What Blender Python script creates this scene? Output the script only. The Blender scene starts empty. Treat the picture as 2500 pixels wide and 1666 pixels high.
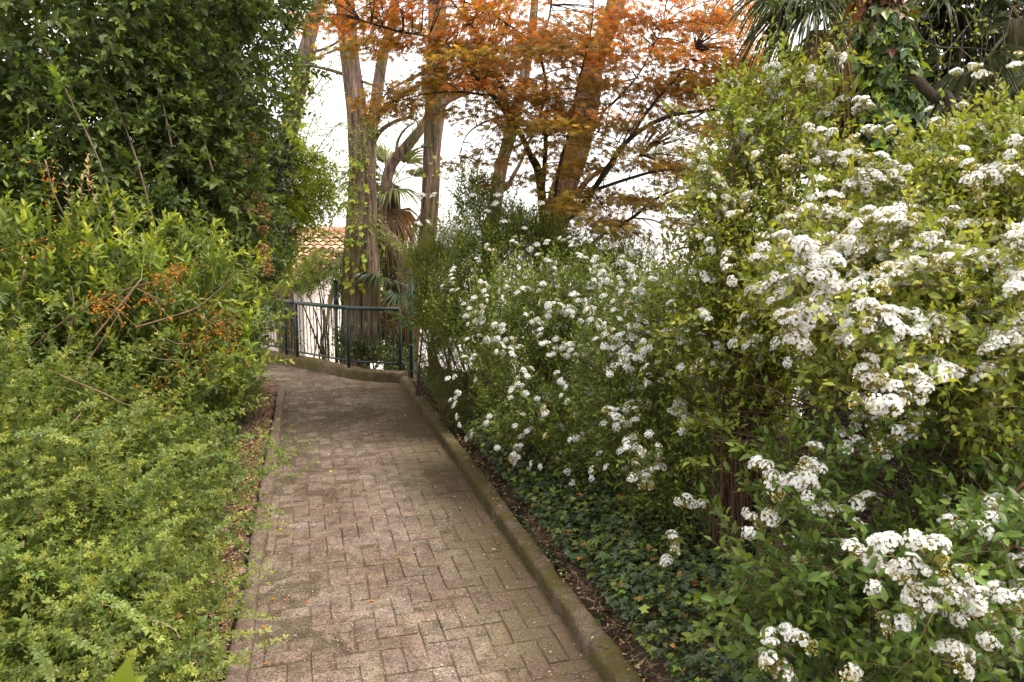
import bpy, math, numpy as np
from mathutils import Vector, Euler
R = np.random.default_rng
PI = math.pi
SC = bpy.context.scene
COL = SC.collection

# ------------------------------------------------------------------ camera model
F_PX, CX, CY, CAM_H = 1805.0, 1250.0, 833.0, 1.85
TH = math.atan((833 - 591) / F_PX)
cT, sT = math.cos(TH), math.sin(TH)

def ray(px, py):
    u, v = (px - CX) / F_PX, (CY - py) / F_PX
    return np.array([u, cT + v * sT, -sT + v * cT])

def W(px, py, Y):                       # point at world distance Y
    d = ray(px, py)
    return np.array([0, 0, CAM_H]) + d * (Y / d[1])

def G(px, py, z=0.0):                   # point on a level plane
    d = ray(px, py)
    return np.array([0, 0, CAM_H]) + d * ((z - CAM_H) / d[2])

# ------------------------------------------------------------------ small vector tools
def nrm(a):
    a = np.asarray(a, float)
    return a / np.maximum(np.linalg.norm(a, axis=-1, keepdims=True), 1e-9)

def frames(D, rng):
    r = rng.normal(size=D.shape)
    A = nrm(np.cross(D, r)); B = np.cross(D, A)
    return A, B

def spline(pts, n):
    P = np.asarray(pts, float)
    if len(P) == 2:
        t = np.linspace(0, 1, n)[:, None]
        return P[0] * (1 - t) + P[1] * t
    Q = np.vstack([2 * P[0] - P[1], P, 2 * P[-1] - P[-2]])
    out = []
    ts = np.linspace(0, len(P) - 1, n)
    for t in ts:
        i = min(int(t), len(P) - 2); f = t - i
        a, b, c, d = Q[i], Q[i + 1], Q[i + 2], Q[i + 3]
        out.append(.5 * ((2 * b) + (c - a) * f + (2 * a - 5 * b + 4 * c - d) * f * f + (3 * b - a - 3 * c + d) * f ** 3))
    return np.array(out)

def bez(p0, p1, p2, n):
    t = np.linspace(0, 1, n)[:, None]
    return p0 * (1 - t) ** 2 + 2 * p1 * t * (1 - t) + p2 * t * t

def smooth(x, a, b):
    t = np.clip((x - a) / (b - a), 0, 1)
    return t * t * (3 - 2 * t)

def vnoise(p, seed=0):                  # cheap value noise, p (n,3)
    p = np.asarray(p, float); i = np.floor(p).astype(np.int64); f = p - i; f = f * f * (3 - 2 * f)
    def h(a):
        x = (a[:, 0] * 374761393 + a[:, 1] * 668265263 + a[:, 2] * 2147483647 + seed * 974711) & 0xffffffff
        x = ((x ^ (x >> 13)) * 1274126177) & 0xffffffff
        return ((x ^ (x >> 16)) & 0xffff) / 65535.0
    r = 0
    for dx in (0, 1):
        for dy in (0, 1):
            for dz in (0, 1):
                w = (f[:, 0] if dx else 1 - f[:, 0]) * (f[:, 1] if dy else 1 - f[:, 1]) * (f[:, 2] if dz else 1 - f[:, 2])
                r = r + w * h(i + np.array([dx, dy, dz]))
    return r

# ------------------------------------------------------------------ mesh collector
class MB:
    def __init__(s): s.V = []; s.F = []; s.C = []; s.M = []; s.n = 0
    def add(s, V, F, col=(1, 1, 1), mi=0):
        V = np.asarray(V, float).reshape(-1, 3); F = np.asarray(F, np.int64).reshape(-1, 3)
        c = np.asarray(col, float)
        if c.ndim == 1: c = np.broadcast_to(c, (len(V), 3))
        s.V.append(V); s.F.append(F + s.n); s.C.append(c); s.M.append(np.full(len(F), mi)); s.n += len(V)
    def data(s, name, mats, off=(0, 0, 0), smooth_=False):
        V = np.vstack(s.V) - np.asarray(off); F = np.vstack(s.F); C = np.vstack(s.C); M = np.concatenate(s.M)
        me = bpy.data.meshes.new(name)
        me.vertices.add(len(V)); me.vertices.foreach_set('co', V.astype(np.float32).ravel())
        me.loops.add(F.size); me.loops.foreach_set('vertex_index', F.astype(np.int32).ravel())
        me.polygons.add(len(F)); me.polygons.foreach_set('loop_start', np.arange(0, F.size, 3, dtype=np.int32))
        for m in (mats if isinstance(mats, (list, tuple)) else [mats]): me.materials.append(m)
        me.polygons.foreach_set('material_index', M.astype(np.int32))
        me.update(calc_edges=True)
        me.polygons.foreach_set('use_smooth', np.full(len(F), smooth_, dtype=bool))
        a = me.color_attributes.new('col', 'FLOAT_COLOR', 'POINT')
        a.data.foreach_set('color', np.hstack([C, np.ones((len(C), 1))]).astype(np.float32).ravel())
        return me
    def build(s, name, mats, parent=None, smooth_=False, origin=None):
        off = parent['org'] if parent is not None else (origin if origin is not None else (0, 0, 0))
        o = bpy.data.objects.new(name, s.data(name, mats, off, smooth_))
        COL.objects.link(o)
        if parent is not None: o.parent = parent; o['org'] = list(parent['org'])
        else: o.location = off; o['org'] = list(map(float, off))
        return o

def tag(o, label=None, cat=None, group=None, kind=None):
    if label: o['label'] = label
    if cat: o['category'] = cat
    if group: o['group'] = group
    if kind: o['kind'] = kind
    return o

def thing(name, loc, label, cat, group=None):
    o = bpy.data.objects.new(name, None); COL.objects.link(o)
    o.location = [float(v) for v in loc]; o['org'] = [float(v) for v in loc]; o.empty_display_size = .1
    return tag(o, label, cat, group)

def tube(mb, pts, rad, sides=6, col=(.2, .15, .1), mi=0, ridge=0, seed=0, cap=True):
    P = np.asarray(pts, float); n = len(P)
    r = np.interp(np.linspace(0, 1, n), np.linspace(0, 1, len(rad)), rad) if np.ndim(rad) else np.full(n, rad)
    T = nrm(np.gradient(P, axis=0))
    a = np.cross(T[0], [0, 0, 1.0])
    if np.linalg.norm(a) < .1: a = np.cross(T[0], [0, 1.0, 0])
    a = a / np.linalg.norm(a)
    th = np.linspace(0, 2 * PI, sides, endpoint=False)
    V = np.empty((n, sides, 3))
    L = np.concatenate([[0], np.cumsum(np.linalg.norm(np.diff(P, axis=0), axis=1))])
    for i in range(n):
        a = a - T[i] * np.dot(a, T[i]); a /= np.linalg.norm(a) + 1e-9
        b = np.cross(T[i], a)
        rr = np.full(sides, r[i])
        if ridge:
            q = np.stack([np.cos(th) * 3.2, np.sin(th) * 3.2, np.full(sides, L[i] * .55)], 1)
            q2 = np.stack([np.cos(th) * 1.1, np.sin(th) * 1.1, np.full(sides, L[i] * 1.6)], 1)
            rr = rr * (1 + ridge * (2 * np.abs(vnoise(q + 31, seed) - .5) * 2 - .7) + ridge * .8 * (vnoise(q2 + 57, seed + 3) - .5))
        V[i] = P[i] + rr[:, None] * (np.cos(th)[:, None] * a + np.sin(th)[:, None] * b)
    idx = np.arange(n * sides).reshape(n, sides); nx = np.roll(idx, -1, 1)
    A, B, C2, D = idx[:-1].ravel(), nx[:-1].ravel(), nx[1:].ravel(), idx[1:].ravel()
    F = np.vstack([np.stack([A, B, C2], 1), np.stack([A, C2, D], 1)])
    V = V.reshape(-1, 3)
    if cap:
        V = np.vstack([V, P[-1:] + T[-1] * r[-1] * .4, P[:1]])
        e = n * sides
        F = np.vstack([F, np.stack([idx[-1], nx[-1], np.full(sides, e)], 1), np.stack([nx[0], idx[0], np.full(sides, e + 1)], 1)])
    mb.add(V, F, col, mi)

def box(mb, c, half, ax=None, col=(1, 1, 1), mi=0):
    ax = np.eye(3) if ax is None else np.asarray(ax, float)
    s = np.array([[x, y, z] for z in (-1, 1) for y in (-1, 1) for x in (-1, 1)], float) * np.asarray(half)
    V = np.asarray(c) + s @ ax
    F = [(0, 2, 3), (0, 3, 1), (4, 5, 7), (4, 7, 6), (0, 1, 5), (0, 5, 4), (2, 6, 7), (2, 7, 3), (0, 4, 6), (0, 6, 2), (1, 3, 7), (1, 7, 5)]
    mb.add(V, F, col, mi)

# ------------------------------------------------------------------ leaf templates: +X length, Y width, Z normal
def leaf8(w=.2, fold=.06, droop=.12):
    V = np.array([[0, 0, 0], [.3, w, fold], [.3, -w, fold], [.32, 0, 0], [.68, w * .72, fold * .6 - droop * .3], [.68, -w * .72, fold * .6 - droop * .3], [.68, 0, -droop * .35], [1, 0, -droop]])
    return V, np.array([(0, 3, 1), (0, 2, 3), (1, 3, 6), (1, 6, 4), (3, 2, 5), (3, 5, 6), (4, 6, 7), (6, 5, 7)])
def leaf4(w=.22, fold=.07, droop=.1):
    V = np.array([[0, 0, 0], [.42, w, fold], [.42, -w, fold], [.45, 0, 0], [1, 0, -droop]])
    return V, np.array([(0, 3, 1), (0, 2, 3), (1, 3, 4), (3, 2, 4)])
def fanleaf(angs, rads, notch, droop=.15, base=0.0):
    pts = [[0, 0, 0]]
    for i, (a, r) in enumerate(zip(angs, rads)):
        pts.append([base + r * math.cos(a), r * math.sin(a), -droop * r])
        if i < len(angs) - 1:
            m = (a + angs[i + 1]) / 2; q = notch * (r + rads[i + 1]) / 2
            pts.append([base + q * math.cos(m), q * math.sin(m), .02])
    n = len(pts)
    return np.array(pts), np.array([(0, i, i + 1) for i in range(1, n - 1)])
def maple():
    V = []; F = []
    A = np.radians([-125, -78, -38, 0, 38, 78, 125]); Rr = [.42, .72, .92, 1, .92, .72, .42]
    for a, r in zip(A, Rr):
        k = len(V); c, s = math.cos(a), math.sin(a)
        V += [[0, 0, 0], [.42 * r * c - .13 * s * r, .42 * r * s + .13 * c * r, .02], [.42 * r * c + .13 * s * r, .42 * r * s - .13 * c * r, .02], [r * c, r * s, -.2 * r]]
        F += [(k, k + 2, k + 1), (k + 1, k + 2, k + 3)]
    return np.array(V), np.array(F)
def ivy():
    return fanleaf(np.radians([-150, -62, 0, 62, 150]), [.55, .68, 1, .68, .55], .62, .12, 0)
def tri():
    V = []; F = []
    for a, r in ((-1.05, .85), (0, 1), (1.05, .85)):
        k = len(V); c, s = math.cos(a), math.sin(a)
        for x, y, z in ((.04, 0, 0), (.5, .2, .06), (.5, -.2, .06), (1, 0, -.08)):
            x *= r; y *= r
            V.append([x * c - y * s, x * s + y * c, z])
        F += [(k, k + 2, k + 1), (k + 1, k + 2, k + 3)]
    return np.array(V), np.array(F)
SPL = leaf8(.235, .05, .16); LANCE = leaf8(.175); OVATE = leaf8(.25, .05, .16); OV4 = leaf4(.25); LN4 = leaf4(.16); MAPLE = maple(); IVY = ivy(); TRI = tri()

def place(mb, tpl, P, X, N, S, col, mi=0):
    TV, TF = tpl
    X = nrm(X); Y = nrm(np.cross(N, X)); N = np.cross(X, Y)
    S = np.broadcast_to(np.asarray(S, float), (len(P),))
    V = P[:, None] + S[:, None, None] * (TV[None, :, 0:1] * X[:, None] + TV[None, :, 1:2] * Y[:, None] + TV[None, :, 2:3] * N[:, None])
    k = len(TV)
    F = TF[None] + (np.arange(len(P)) * k)[:, None, None]
    c = np.asarray(col, float)
    if c.ndim == 1: c = np.broadcast_to(c, (len(P), 3))
    mb.add(V.reshape(-1, 3), F.reshape(-1, 3), np.repeat(c, k, 0), mi)

def jit(rng, base, n, v=.18, hue=.08):
    c = np.asarray(base, float)
    f = np.exp(rng.normal(0, v, (n, 1)))
    h = 1 + rng.normal(0, hue, (n, 3)) * np.array([1.2, .3, 1])
    return np.clip(c * f * h, .004, .9)

def grow(mb, P, D, L, nodes, tpl, ls, rng, per=2, ang=(62, 28), up=.55, bend=0.0, col=(.05, .1, .03), young=(.2, .3, .06), youth=.5, stem=None, scol=(.12, .13, .04), srad=.0015, jx=.18, phi_step=None, taper=True, start=.12):
    """leafy shoots: n shoots from P along D, leaves in pairs or spirals, younger towards the tip"""
    n = len(P); D = nrm(D); L = np.broadcast_to(np.asarray(L, float), (n,))
    A, B = frames(D, rng)
    ph = rng.uniform(0, 2 * PI, n)
    shoot_col = jit(rng, col, n, .14, .07)
    yam = youth * rng.uniform(.2, 1.2, n)
    step = phi_step if phi_step else (PI / 2 if per == 2 else 2.4)
    Z = np.array([0, 0, 1.0])
    for i, t in enumerate(np.linspace(start, 1, nodes)):
        pos = P + D * (L * t)[:, None] + Z * (bend * L * t * t)[:, None]
        T = nrm(D + Z * (2 * bend * t))
        a0 = math.radians(ang[0] + (ang[1] - ang[0]) * t)
        prof = (.55 + .9 * t - .85 * t * t * t) if taper else 1.0
        for j in range(per):
            phi = ph + i * step + j * 2 * PI / per + rng.normal(0, .25, n)
            rad = np.cos(phi)[:, None] * A + np.sin(phi)[:, None] * B
            a = a0 + rng.normal(0, .2, n)
            X = np.cos(a)[:, None] * T + np.sin(a)[:, None] * rad + rng.normal(0, jx, (n, 3))
            N = (np.sin(a)[:, None] * T - np.cos(a)[:, None] * rad) * (1 - up) + Z * up + rng.normal(0, .22, (n, 3))
            S = ls * prof * rng.uniform(.7, 1.2, n)
            c = shoot_col * np.exp(rng.normal(0, .13, (n, 1)))
            y = np.clip(yam * t ** 2.5, 0, 1)[:, None]
            place(mb, tpl, pos, X, N, S, c * (1 - y) + np.asarray(young) * y)
    if stem is not None:
        E = P + D * L[:, None] + Z * (bend * L)[:, None]
        M = P + D * (L * .5)[:, None] + Z * (bend * L * .25)[:, None]
        sc = np.asarray(scol)
        r = srad
        for (a_, b_, ra, rb) in ((P, M, r, r * .8), (M, E, r * .8, r * .4)):
            V = np.empty((n, 6, 3))
            for k in range(3):
                o = math.cos(k * 2.0944) * A + math.sin(k * 2.0944) * B
                V[:, k] = a_ + o * ra; V[:, 3 + k] = b_ + o * rb
            tf = np.array([(0, 1, 4), (0, 4, 3), (1, 2, 5), (1, 5, 4), (2, 0, 3), (2, 3, 5)])
            F = tf[None] + (np.arange(n) * 6)[:, None, None]
            stem.add(V.reshape(-1, 3), F.reshape(-1, 3), sc)

CAMP = np.array([0, 0, CAM_H])
def shell(lobes, n, rng, inner=.62, back=.35, wob=.22):
    """points in the outer shell of a union of ellipsoids; fewer on the side turned away"""
    cs = np.array([l[0] for l in lobes], float); rs = np.array([l[1] for l in lobes], float)
    area = np.array([(r[0] * r[1] + r[1] * r[2] + r[0] * r[2]) for r in rs]); pr = area / area.sum()
    outP = []; outN = []; got = 0
    while got < n:
        m = int(n * 1.6) + 50
        k = rng.choice(len(lobes), m, p=pr)
        d = nrm(rng.normal(size=(m, 3)))
        rad = inner + (1 - inner) * rng.random(m) ** .55
        w = 1 + wob * 2 * (vnoise(d * 2.3 + k[:, None] * 7.1 + 40, 5) - .5) + wob * (vnoise(d * 5.5 + k[:, None] * 3.3 + 90, 9) - .5)
        p = cs[k] + d * rs[k] * (rad * w)[:, None]
        nn = nrm(d / rs[k])
        keep = np.ones(m, bool)
        for c, r in zip(cs, rs):
            q = np.linalg.norm((p - c) / r, axis=1)
            keep &= ~(q < inner * .85)
        fc = np.einsum('ij,ij->i', nn, nrm(CAMP - p))
        keep &= (fc > -.25) | (rng.random(m) < back)
        outP.append(p[keep]); outN.append(nn[keep]); got += keep.sum()
    P = np.vstack(outP)[:n]; N = np.vstack(outN)[:n]
    return P, N

def bush(mb, lobes, n, rng, L=(.12, .28), nodes=6, tpl=OV4, ls=.05, out=.7, upw=.5, rnd=.45, stem=None, inner=.62, back=.35, wob=.22, zmin=None, **kw):
    P, N = shell(lobes, n, rng, inner, back, wob)
    if zmin is not None:
        k = P[:, 2] > zmin; P = P[k]; N = N[k]
    D = nrm(N * out + np.array([0, 0, upw]) + rng.normal(0, rnd, P.shape))
    Ls = rng.uniform(L[0], L[1], len(P))
    grow(mb, P - D * Ls[:, None] * .5, D, Ls, nodes, tpl, ls, rng, stem=stem, **kw)

def limbs(mb, base, lobes, rng, n=14, r=.02, col=(.1, .075, .05), sides=5):
    for i in range(n):
        c, rr = lobes[rng.integers(len(lobes))]
        e = np.asarray(c) + rng.normal(0, .42, 3) * np.asarray(rr)
        b = np.asarray(base) + rng.normal(0, .12, 3) * [1, 1, 0]
        m = (b + e) / 2 + rng.normal(0, .15, 3) + [0, 0, .15]
        tube(mb, bez(b, m, e, 10), [r * rng.uniform(.6, 1.2), r * .25], sides, col)

# ------------------------------------------------------------------ materials
def newmat(name):
    m = bpy.data.materials.new(name); m.use_nodes = True
    nt = m.node_tree; nt.nodes.clear()
    return m, nt, (lambda t, **k: mk(nt, t, **k))
def mk(nt, t, **k):
    n = nt.nodes.new(t)
    for a, v in k.items():
        if a.startswith('i_'): n.inputs[a[2:].replace('_', ' ')].default_value = v
        else: setattr(n, a, v)
    return n
def ramp(nt, fac, stops):
    n = nt.nodes.new('ShaderNodeValToRGB'); e = n.color_ramp.elements
    while len(e) < len(stops): e.new(.5)
    for x, (p, c) in zip(e, stops): x.position = p; x.color = (*c, 1) if len(c) == 3 else c
    nt.links.new(fac, n.inputs[0]); return n.outputs[0]
def mix(nt, f, a, b, mode='MIX'):
    n = nt.nodes.new('ShaderNodeMix'); n.data_type = 'RGBA'; n.blend_type = mode
    for s, v in ((n.inputs[0], f), (n.inputs[6], a), (n.inputs[7], b)):
        if hasattr(v, 'links'): nt.links.new(v, s)
        elif isinstance(v, (int, float)): s.default_value = v
        else: s.default_value = (*v, 1)
    return n.outputs[2]
def math_(nt, op, a, b=0.0, clamp=False):
    n = nt.nodes.new('ShaderNodeMath'); n.operation = op; n.use_clamp = clamp
    for s, v in zip(n.inputs, (a, b)):
        if hasattr(v, 'links'): nt.links.new(v, s)
        else: s.default_value = v
    return n.outputs[0]
def noise(nt, scale, detail=4, rough=.55, coord='Object', stretch=(1, 1, 1), dist=0):
    tc = nt.nodes.new('ShaderNodeTexCoord'); mp = nt.nodes.new('ShaderNodeMapping'); mp.inputs['Scale'].default_value = stretch
    nt.links.new(tc.outputs[coord], mp.inputs[0])
    n = nt.nodes.new('ShaderNodeTexNoise'); n.inputs['Scale'].default_value = scale; n.inputs['Detail'].default_value = detail
    n.inputs['Roughness'].default_value = rough; n.inputs['Distortion'].default_value = dist
    nt.links.new(mp.outputs[0], n.inputs['Vector']); return n.outputs[0]
def finish(nt, col, rough=.8, bump=None, bs=.3, bd=.01, spec=.3, metal=0):
    p = nt.nodes.new('ShaderNodeBsdfPrincipled'); o = nt.nodes.new('ShaderNodeOutputMaterial')
    for s, v in ((p.inputs['Base Color'], col), (p.inputs['Roughness'], rough)):
        if hasattr(v, 'links'): nt.links.new(v, s)
        else: s.default_value = v if isinstance(v, (int, float)) else (*v, 1)
    p.inputs['Specular IOR Level'].default_value = spec; p.inputs['Metallic'].default_value = metal
    if bump is not None:
        b = nt.nodes.new('ShaderNodeBump'); b.inputs['Strength'].default_value = bs; b.inputs['Distance'].default_value = bd
        nt.links.new(bump, b.inputs['Height']); nt.links.new(b.outputs[0], p.inputs['Normal'])
    nt.links.new(p.outputs[0], o.inputs[0]); return p

def leafmat(name, rough=.45, trans=.35, spec=.35, tcol=(1.5, 1.5, .7), lo=(.96, .86, .66), hi=(1.26, 1.12, .86)):
    m, nt, N = newmat(name)
    a = N('ShaderNodeAttribute', attribute_name='col')
    nz = noise(nt, 9, 2)
    c = mix(nt, 1.0, a.outputs['Color'], ramp(nt, nz, [(.3, lo), (.7, hi)]), 'MULTIPLY')
    p = finish(nt, c, rough, spec=spec); out = [n for n in nt.nodes if n.type == 'OUTPUT_MATERIAL'][0]
    t = N('ShaderNodeBsdfTranslucent')
    nt.links.new(mix(nt, 1.0, c, tcol, 'MULTIPLY'), t.inputs[0])
    ms = N('ShaderNodeMixShader'); ms.inputs[0].default_value = trans
    nt.links.new(p.outputs[0], ms.inputs[1]); nt.links.new(t.outputs[0], ms.inputs[2]); nt.links.new(ms.outputs[0], out.inputs[0])
    return m
M_LEAF = leafmat('soft_leaf', .43, .36, .42)
M_GLOSS = leafmat('glossy_leaf', .33, .22, .45)
M_MAPLE = leafmat('maple_leaf', .5, .58, .25, (1.55, 1.2, .8), (.92, .9, .8), (1.15, 1.1, 1.0))
M_PETAL = leafmat('white_petal', .6, .3, .2, (1, 1, .97), (.96, .96, .96), (1.04, 1.04, 1.04))

def vcolmat(name, rough=.8, bump_scale=None, bs=.4, spec=.25):
    m, nt, N = newmat(name)
    a = N('ShaderNodeAttribute', attribute_name='col')
    nz = noise(nt, 14, 3)
    c = mix(nt, 1.0, a.outputs['Color'], ramp(nt, nz, [(.3, (.7, .7, .7)), (.7, (1.3, 1.3, 1.3))]), 'MULTIPLY')
    finish(nt, c, rough, noise(nt, bump_scale, 3) if bump_scale else None, bs, spec=spec)
    return m
M_TWIG = vcolmat('twig_bark', .75, 60)

def barkmat(name, c1, c2, c3, moss=.0):
    m, nt, N = newmat(name)
    n1 = noise(nt, 9, 6, .6, stretch=(2.2, 2.2, .22), dist=.3)
    n2 = noise(nt, 30, 4, .6, stretch=(1.6, 1.6, .18))
    n3 = noise(nt, 1.7, 3)
    c = ramp(nt, n1, [(.32, c1), (.5, c2), (.68, c3)])
    c = mix(nt, ramp(nt, n2, [(.35, (.75, .75, .75)), (.55, (0, 0, 0))]), c, c1)
    if moss:
        c = mix(nt, ramp(nt, n3, [(.5 - moss * .2, (0, 0, 0)), (.68, (.75, .75, .75))]), c, (.12, .12, .03))
    h = math_(nt, 'ADD', n1, math_(nt, 'MULTIPLY', n2, .6))
    finish(nt, c, .9, h, .9, .03, spec=.15)
    return m
M_BARK = barkmat('furrowed_bark', (.06, .04, .03), (.2, .138, .105), (.38, .28, .22), .25)
M_BARK2 = barkmat('dark_bark', (.02, .015, .012), (.05, .038, .03), (.1, .08, .06), .2)
M_BARK3 = barkmat('rust_bark', (.06, .034, .024), (.165, .095, .065), (.29, .18, .125), .0)

# ------------------------------------------------------------------ layout lines (path, kerbs, rail)
RN, RC = G(1472, 1666), G(977, 936)
LN, LE = G(602, 1666), G(697, 956)
U = nrm((RC - RN)[:2]); V2 = np.array([U[1], -U[0]])          # along the path, and to its right
RB = RN[:2] - U * 6.5; LB = LN[:2] - U * 6.5
railbase = [G(979, 936), G(871, 928), G(766, 906), G(705, 894), G(641, 881)]
ext = nrm(railbase[4] - railbase[2])
railbase += [railbase[4] + ext * 2.0, railbase[4] + ext * 5.0]
RAILP = spline(railbase, 40)
def dleft(x, y): return -((x - LN[0]) * V2[0] + (y - LN[1]) * V2[1])
def dright(x, y): return (x - RN[0]) * V2[0] + (y - RN[1]) * V2[1]
railn = nrm(np.array([-ext[1], ext[0]])); railn = railn if railn[1] > 0 else -railn
def drail(x, y): return (x - railbase[2][0]) * railn[0] + (y - railbase[2][1]) * railn[1]

def gz(x, y):
    dl, dr, dn = dleft(x, y), dright(x, y), drail(x, y)
    zl = .04 + .36 * smooth(dl, .35, 2.4) + .25 * smooth(dl, 2, 6)
    zl = zl * (1 - smooth(y, 8.2, 9.2)) - .06 * smooth(y, 8.4, 9.0)
    zr = .07 + .22 * smooth(dr, .4, 3.5)
    z = np.where(dl > .2, zl, np.where(dr > .18, zr, -.06))
    fall = smooth(dn, .35, 3.2)
    return z * (1 - fall) - 2.7 * fall - 1.2 * smooth(dr, 5, 12) * (1 - fall)

def mat_ground():
    m, nt, N = newmat('soil_ground')
    n1 = noise(nt, 3, 6); n2 = noise(nt, 40, 4)
    soil = ramp(nt, n1, [(.3, (.03, .022, .015)), (.55, (.07, .05, .033)), (.75, (.11, .08, .05))])
    soil = mix(nt, ramp(nt, n2, [(.45, (0, 0, 0)), (.7, (.6, .6, .6))]), soil, (.13, .09, .055))
    tc = N('ShaderNodeTexCoord'); sx = N('ShaderNodeSeparateXYZ'); nt.links.new(tc.outputs['Object'], sx.inputs[0])
    f = math_(nt, 'ADD', math_(nt, 'GREATER_THAN', sx.outputs[1], 12.6), math_(nt, 'GREATER_THAN', sx.outputs[0], 7.5), True)
    grav = ramp(nt, n2, [(.3, (.36, .33, .3)), (.7, (.55, .51, .47))])
    c = mix(nt, f, soil, grav)
    finish(nt, c, .95, n2, .5, .02, spec=.1)
    return m
def build_ground():
    xs = np.concatenate([[-900, -300, -100, -50, -30, -20], np.arange(-14, 14.01, .2), [20, 30, 50, 100, 300, 900]])
    ys = np.concatenate([[-300, -100, -30, -10], np.arange(-4, 24.01, .2), [30, 50, 100, 250, 900]])
    X, Y = np.meshgrid(xs, ys); Z = gz(X, Y)
    Z = Z + (vnoise(np.stack([X.ravel() * 2.2, Y.ravel() * 2.2, 0 * X.ravel()], 1) + 1000, 2).reshape(X.shape) - .5) * .04
    nx, ny = len(xs), len(ys)
    idx = np.arange(nx * ny).reshape(ny, nx)
    A, B, C2, D = idx[:-1, :-1].ravel(), idx[:-1, 1:].ravel(), idx[1:, 1:].ravel(), idx[1:, :-1].ravel()
    mb = MB(); mb.add(np.stack([X.ravel(), Y.ravel(), Z.ravel()], 1), np.vstack([np.stack([A, B, C2], 1), np.stack([A, C2, D], 1)]))
    tag(mb.build('ground', mat_ground(), smooth_=True), 'dark soil ground of the garden sloping away behind the railing', 'ground', kind='structure')
build_ground()

# ------------------------------------------------------------------ brick path
def mat_brick(joint=False):
    m, nt, N = newmat('path_joint' if joint else 'path_brick')
    a = N('ShaderNodeAttribute', attribute_name='col')
    n1 = noise(nt, 1.6, 5, .6); n2 = noise(nt, 11, 5, .65); n3 = noise(nt, 62, 5, .8); n4 = noise(nt, 130, 2)
    c = a.outputs['Color']
    c = mix(nt, 1.0, c, ramp(nt, n2, [(.32, (.5, .48, .46)), (.5, (.95, .95, .95)), (.7, (1.45, 1.42, 1.38))]), 'MULTIPLY')
    c = mix(nt, ramp(nt, n3, [(.42, (.8, .8, .8)), (.52, (0, 0, 0))]), c, (.07, .05, .038))
    c = mix(nt, ramp(nt, n4, [(.6, (0, 0, 0)), (.66, (.8, .8, .8))]), c, (.55, .47, .4))
    c = mix(nt, ramp(nt, n1, [(.4, (.9, .9, .9)), (.6, (0, 0, 0))]), c, mix(nt, 1.0, c, (.68, .62, .57), 'MULTIPLY'))
    tc = N('ShaderNodeTexCoord'); sx = N('ShaderNodeSeparateXYZ'); nt.links.new(tc.outputs['Object'], sx.inputs[0])
    # moss creeping in from the right kerb (x is across the path)
    e = N('ShaderNodeMapRange'); e.inputs['From Min'].default_value = .85; e.inputs['From Max'].default_value = 1.5
    nt.links.new(sx.outputs[0], e.inputs['Value'])
    mo = math_(nt, 'MULTIPLY', e.outputs[0], ramp(nt, math_(nt, 'ADD', math_(nt, 'MULTIPLY', n1, .55), math_(nt, 'MULTIPLY', n2, .45)), [(.41, (0, 0, 0)), (.53, (1, 1, 1))]))
    c = mix(nt, math_(nt, 'MULTIPLY', mo, .88), c, (.085, .07, .02))
    # dirt swept against both kerbs
    dk = N('ShaderNodeMapRange'); dk.inputs['From Min'].default_value = 1.15; dk.inputs['From Max'].default_value = 1.5
    nt.links.new(sx.outputs[0], dk.inputs['Value'])
    c = mix(nt, math_(nt, 'MULTIPLY', dk.outputs[0], math_(nt, 'MULTIPLY', n2, .9)), c, (.11, .07, .045))
    h = math_(nt, 'ADD', math_(nt, 'MULTIPLY', n3, .6), math_(nt, 'MULTIPLY', n2, .8))
    finish(nt, c, .9, h, .55, .006, spec=.15)
    return m
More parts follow.
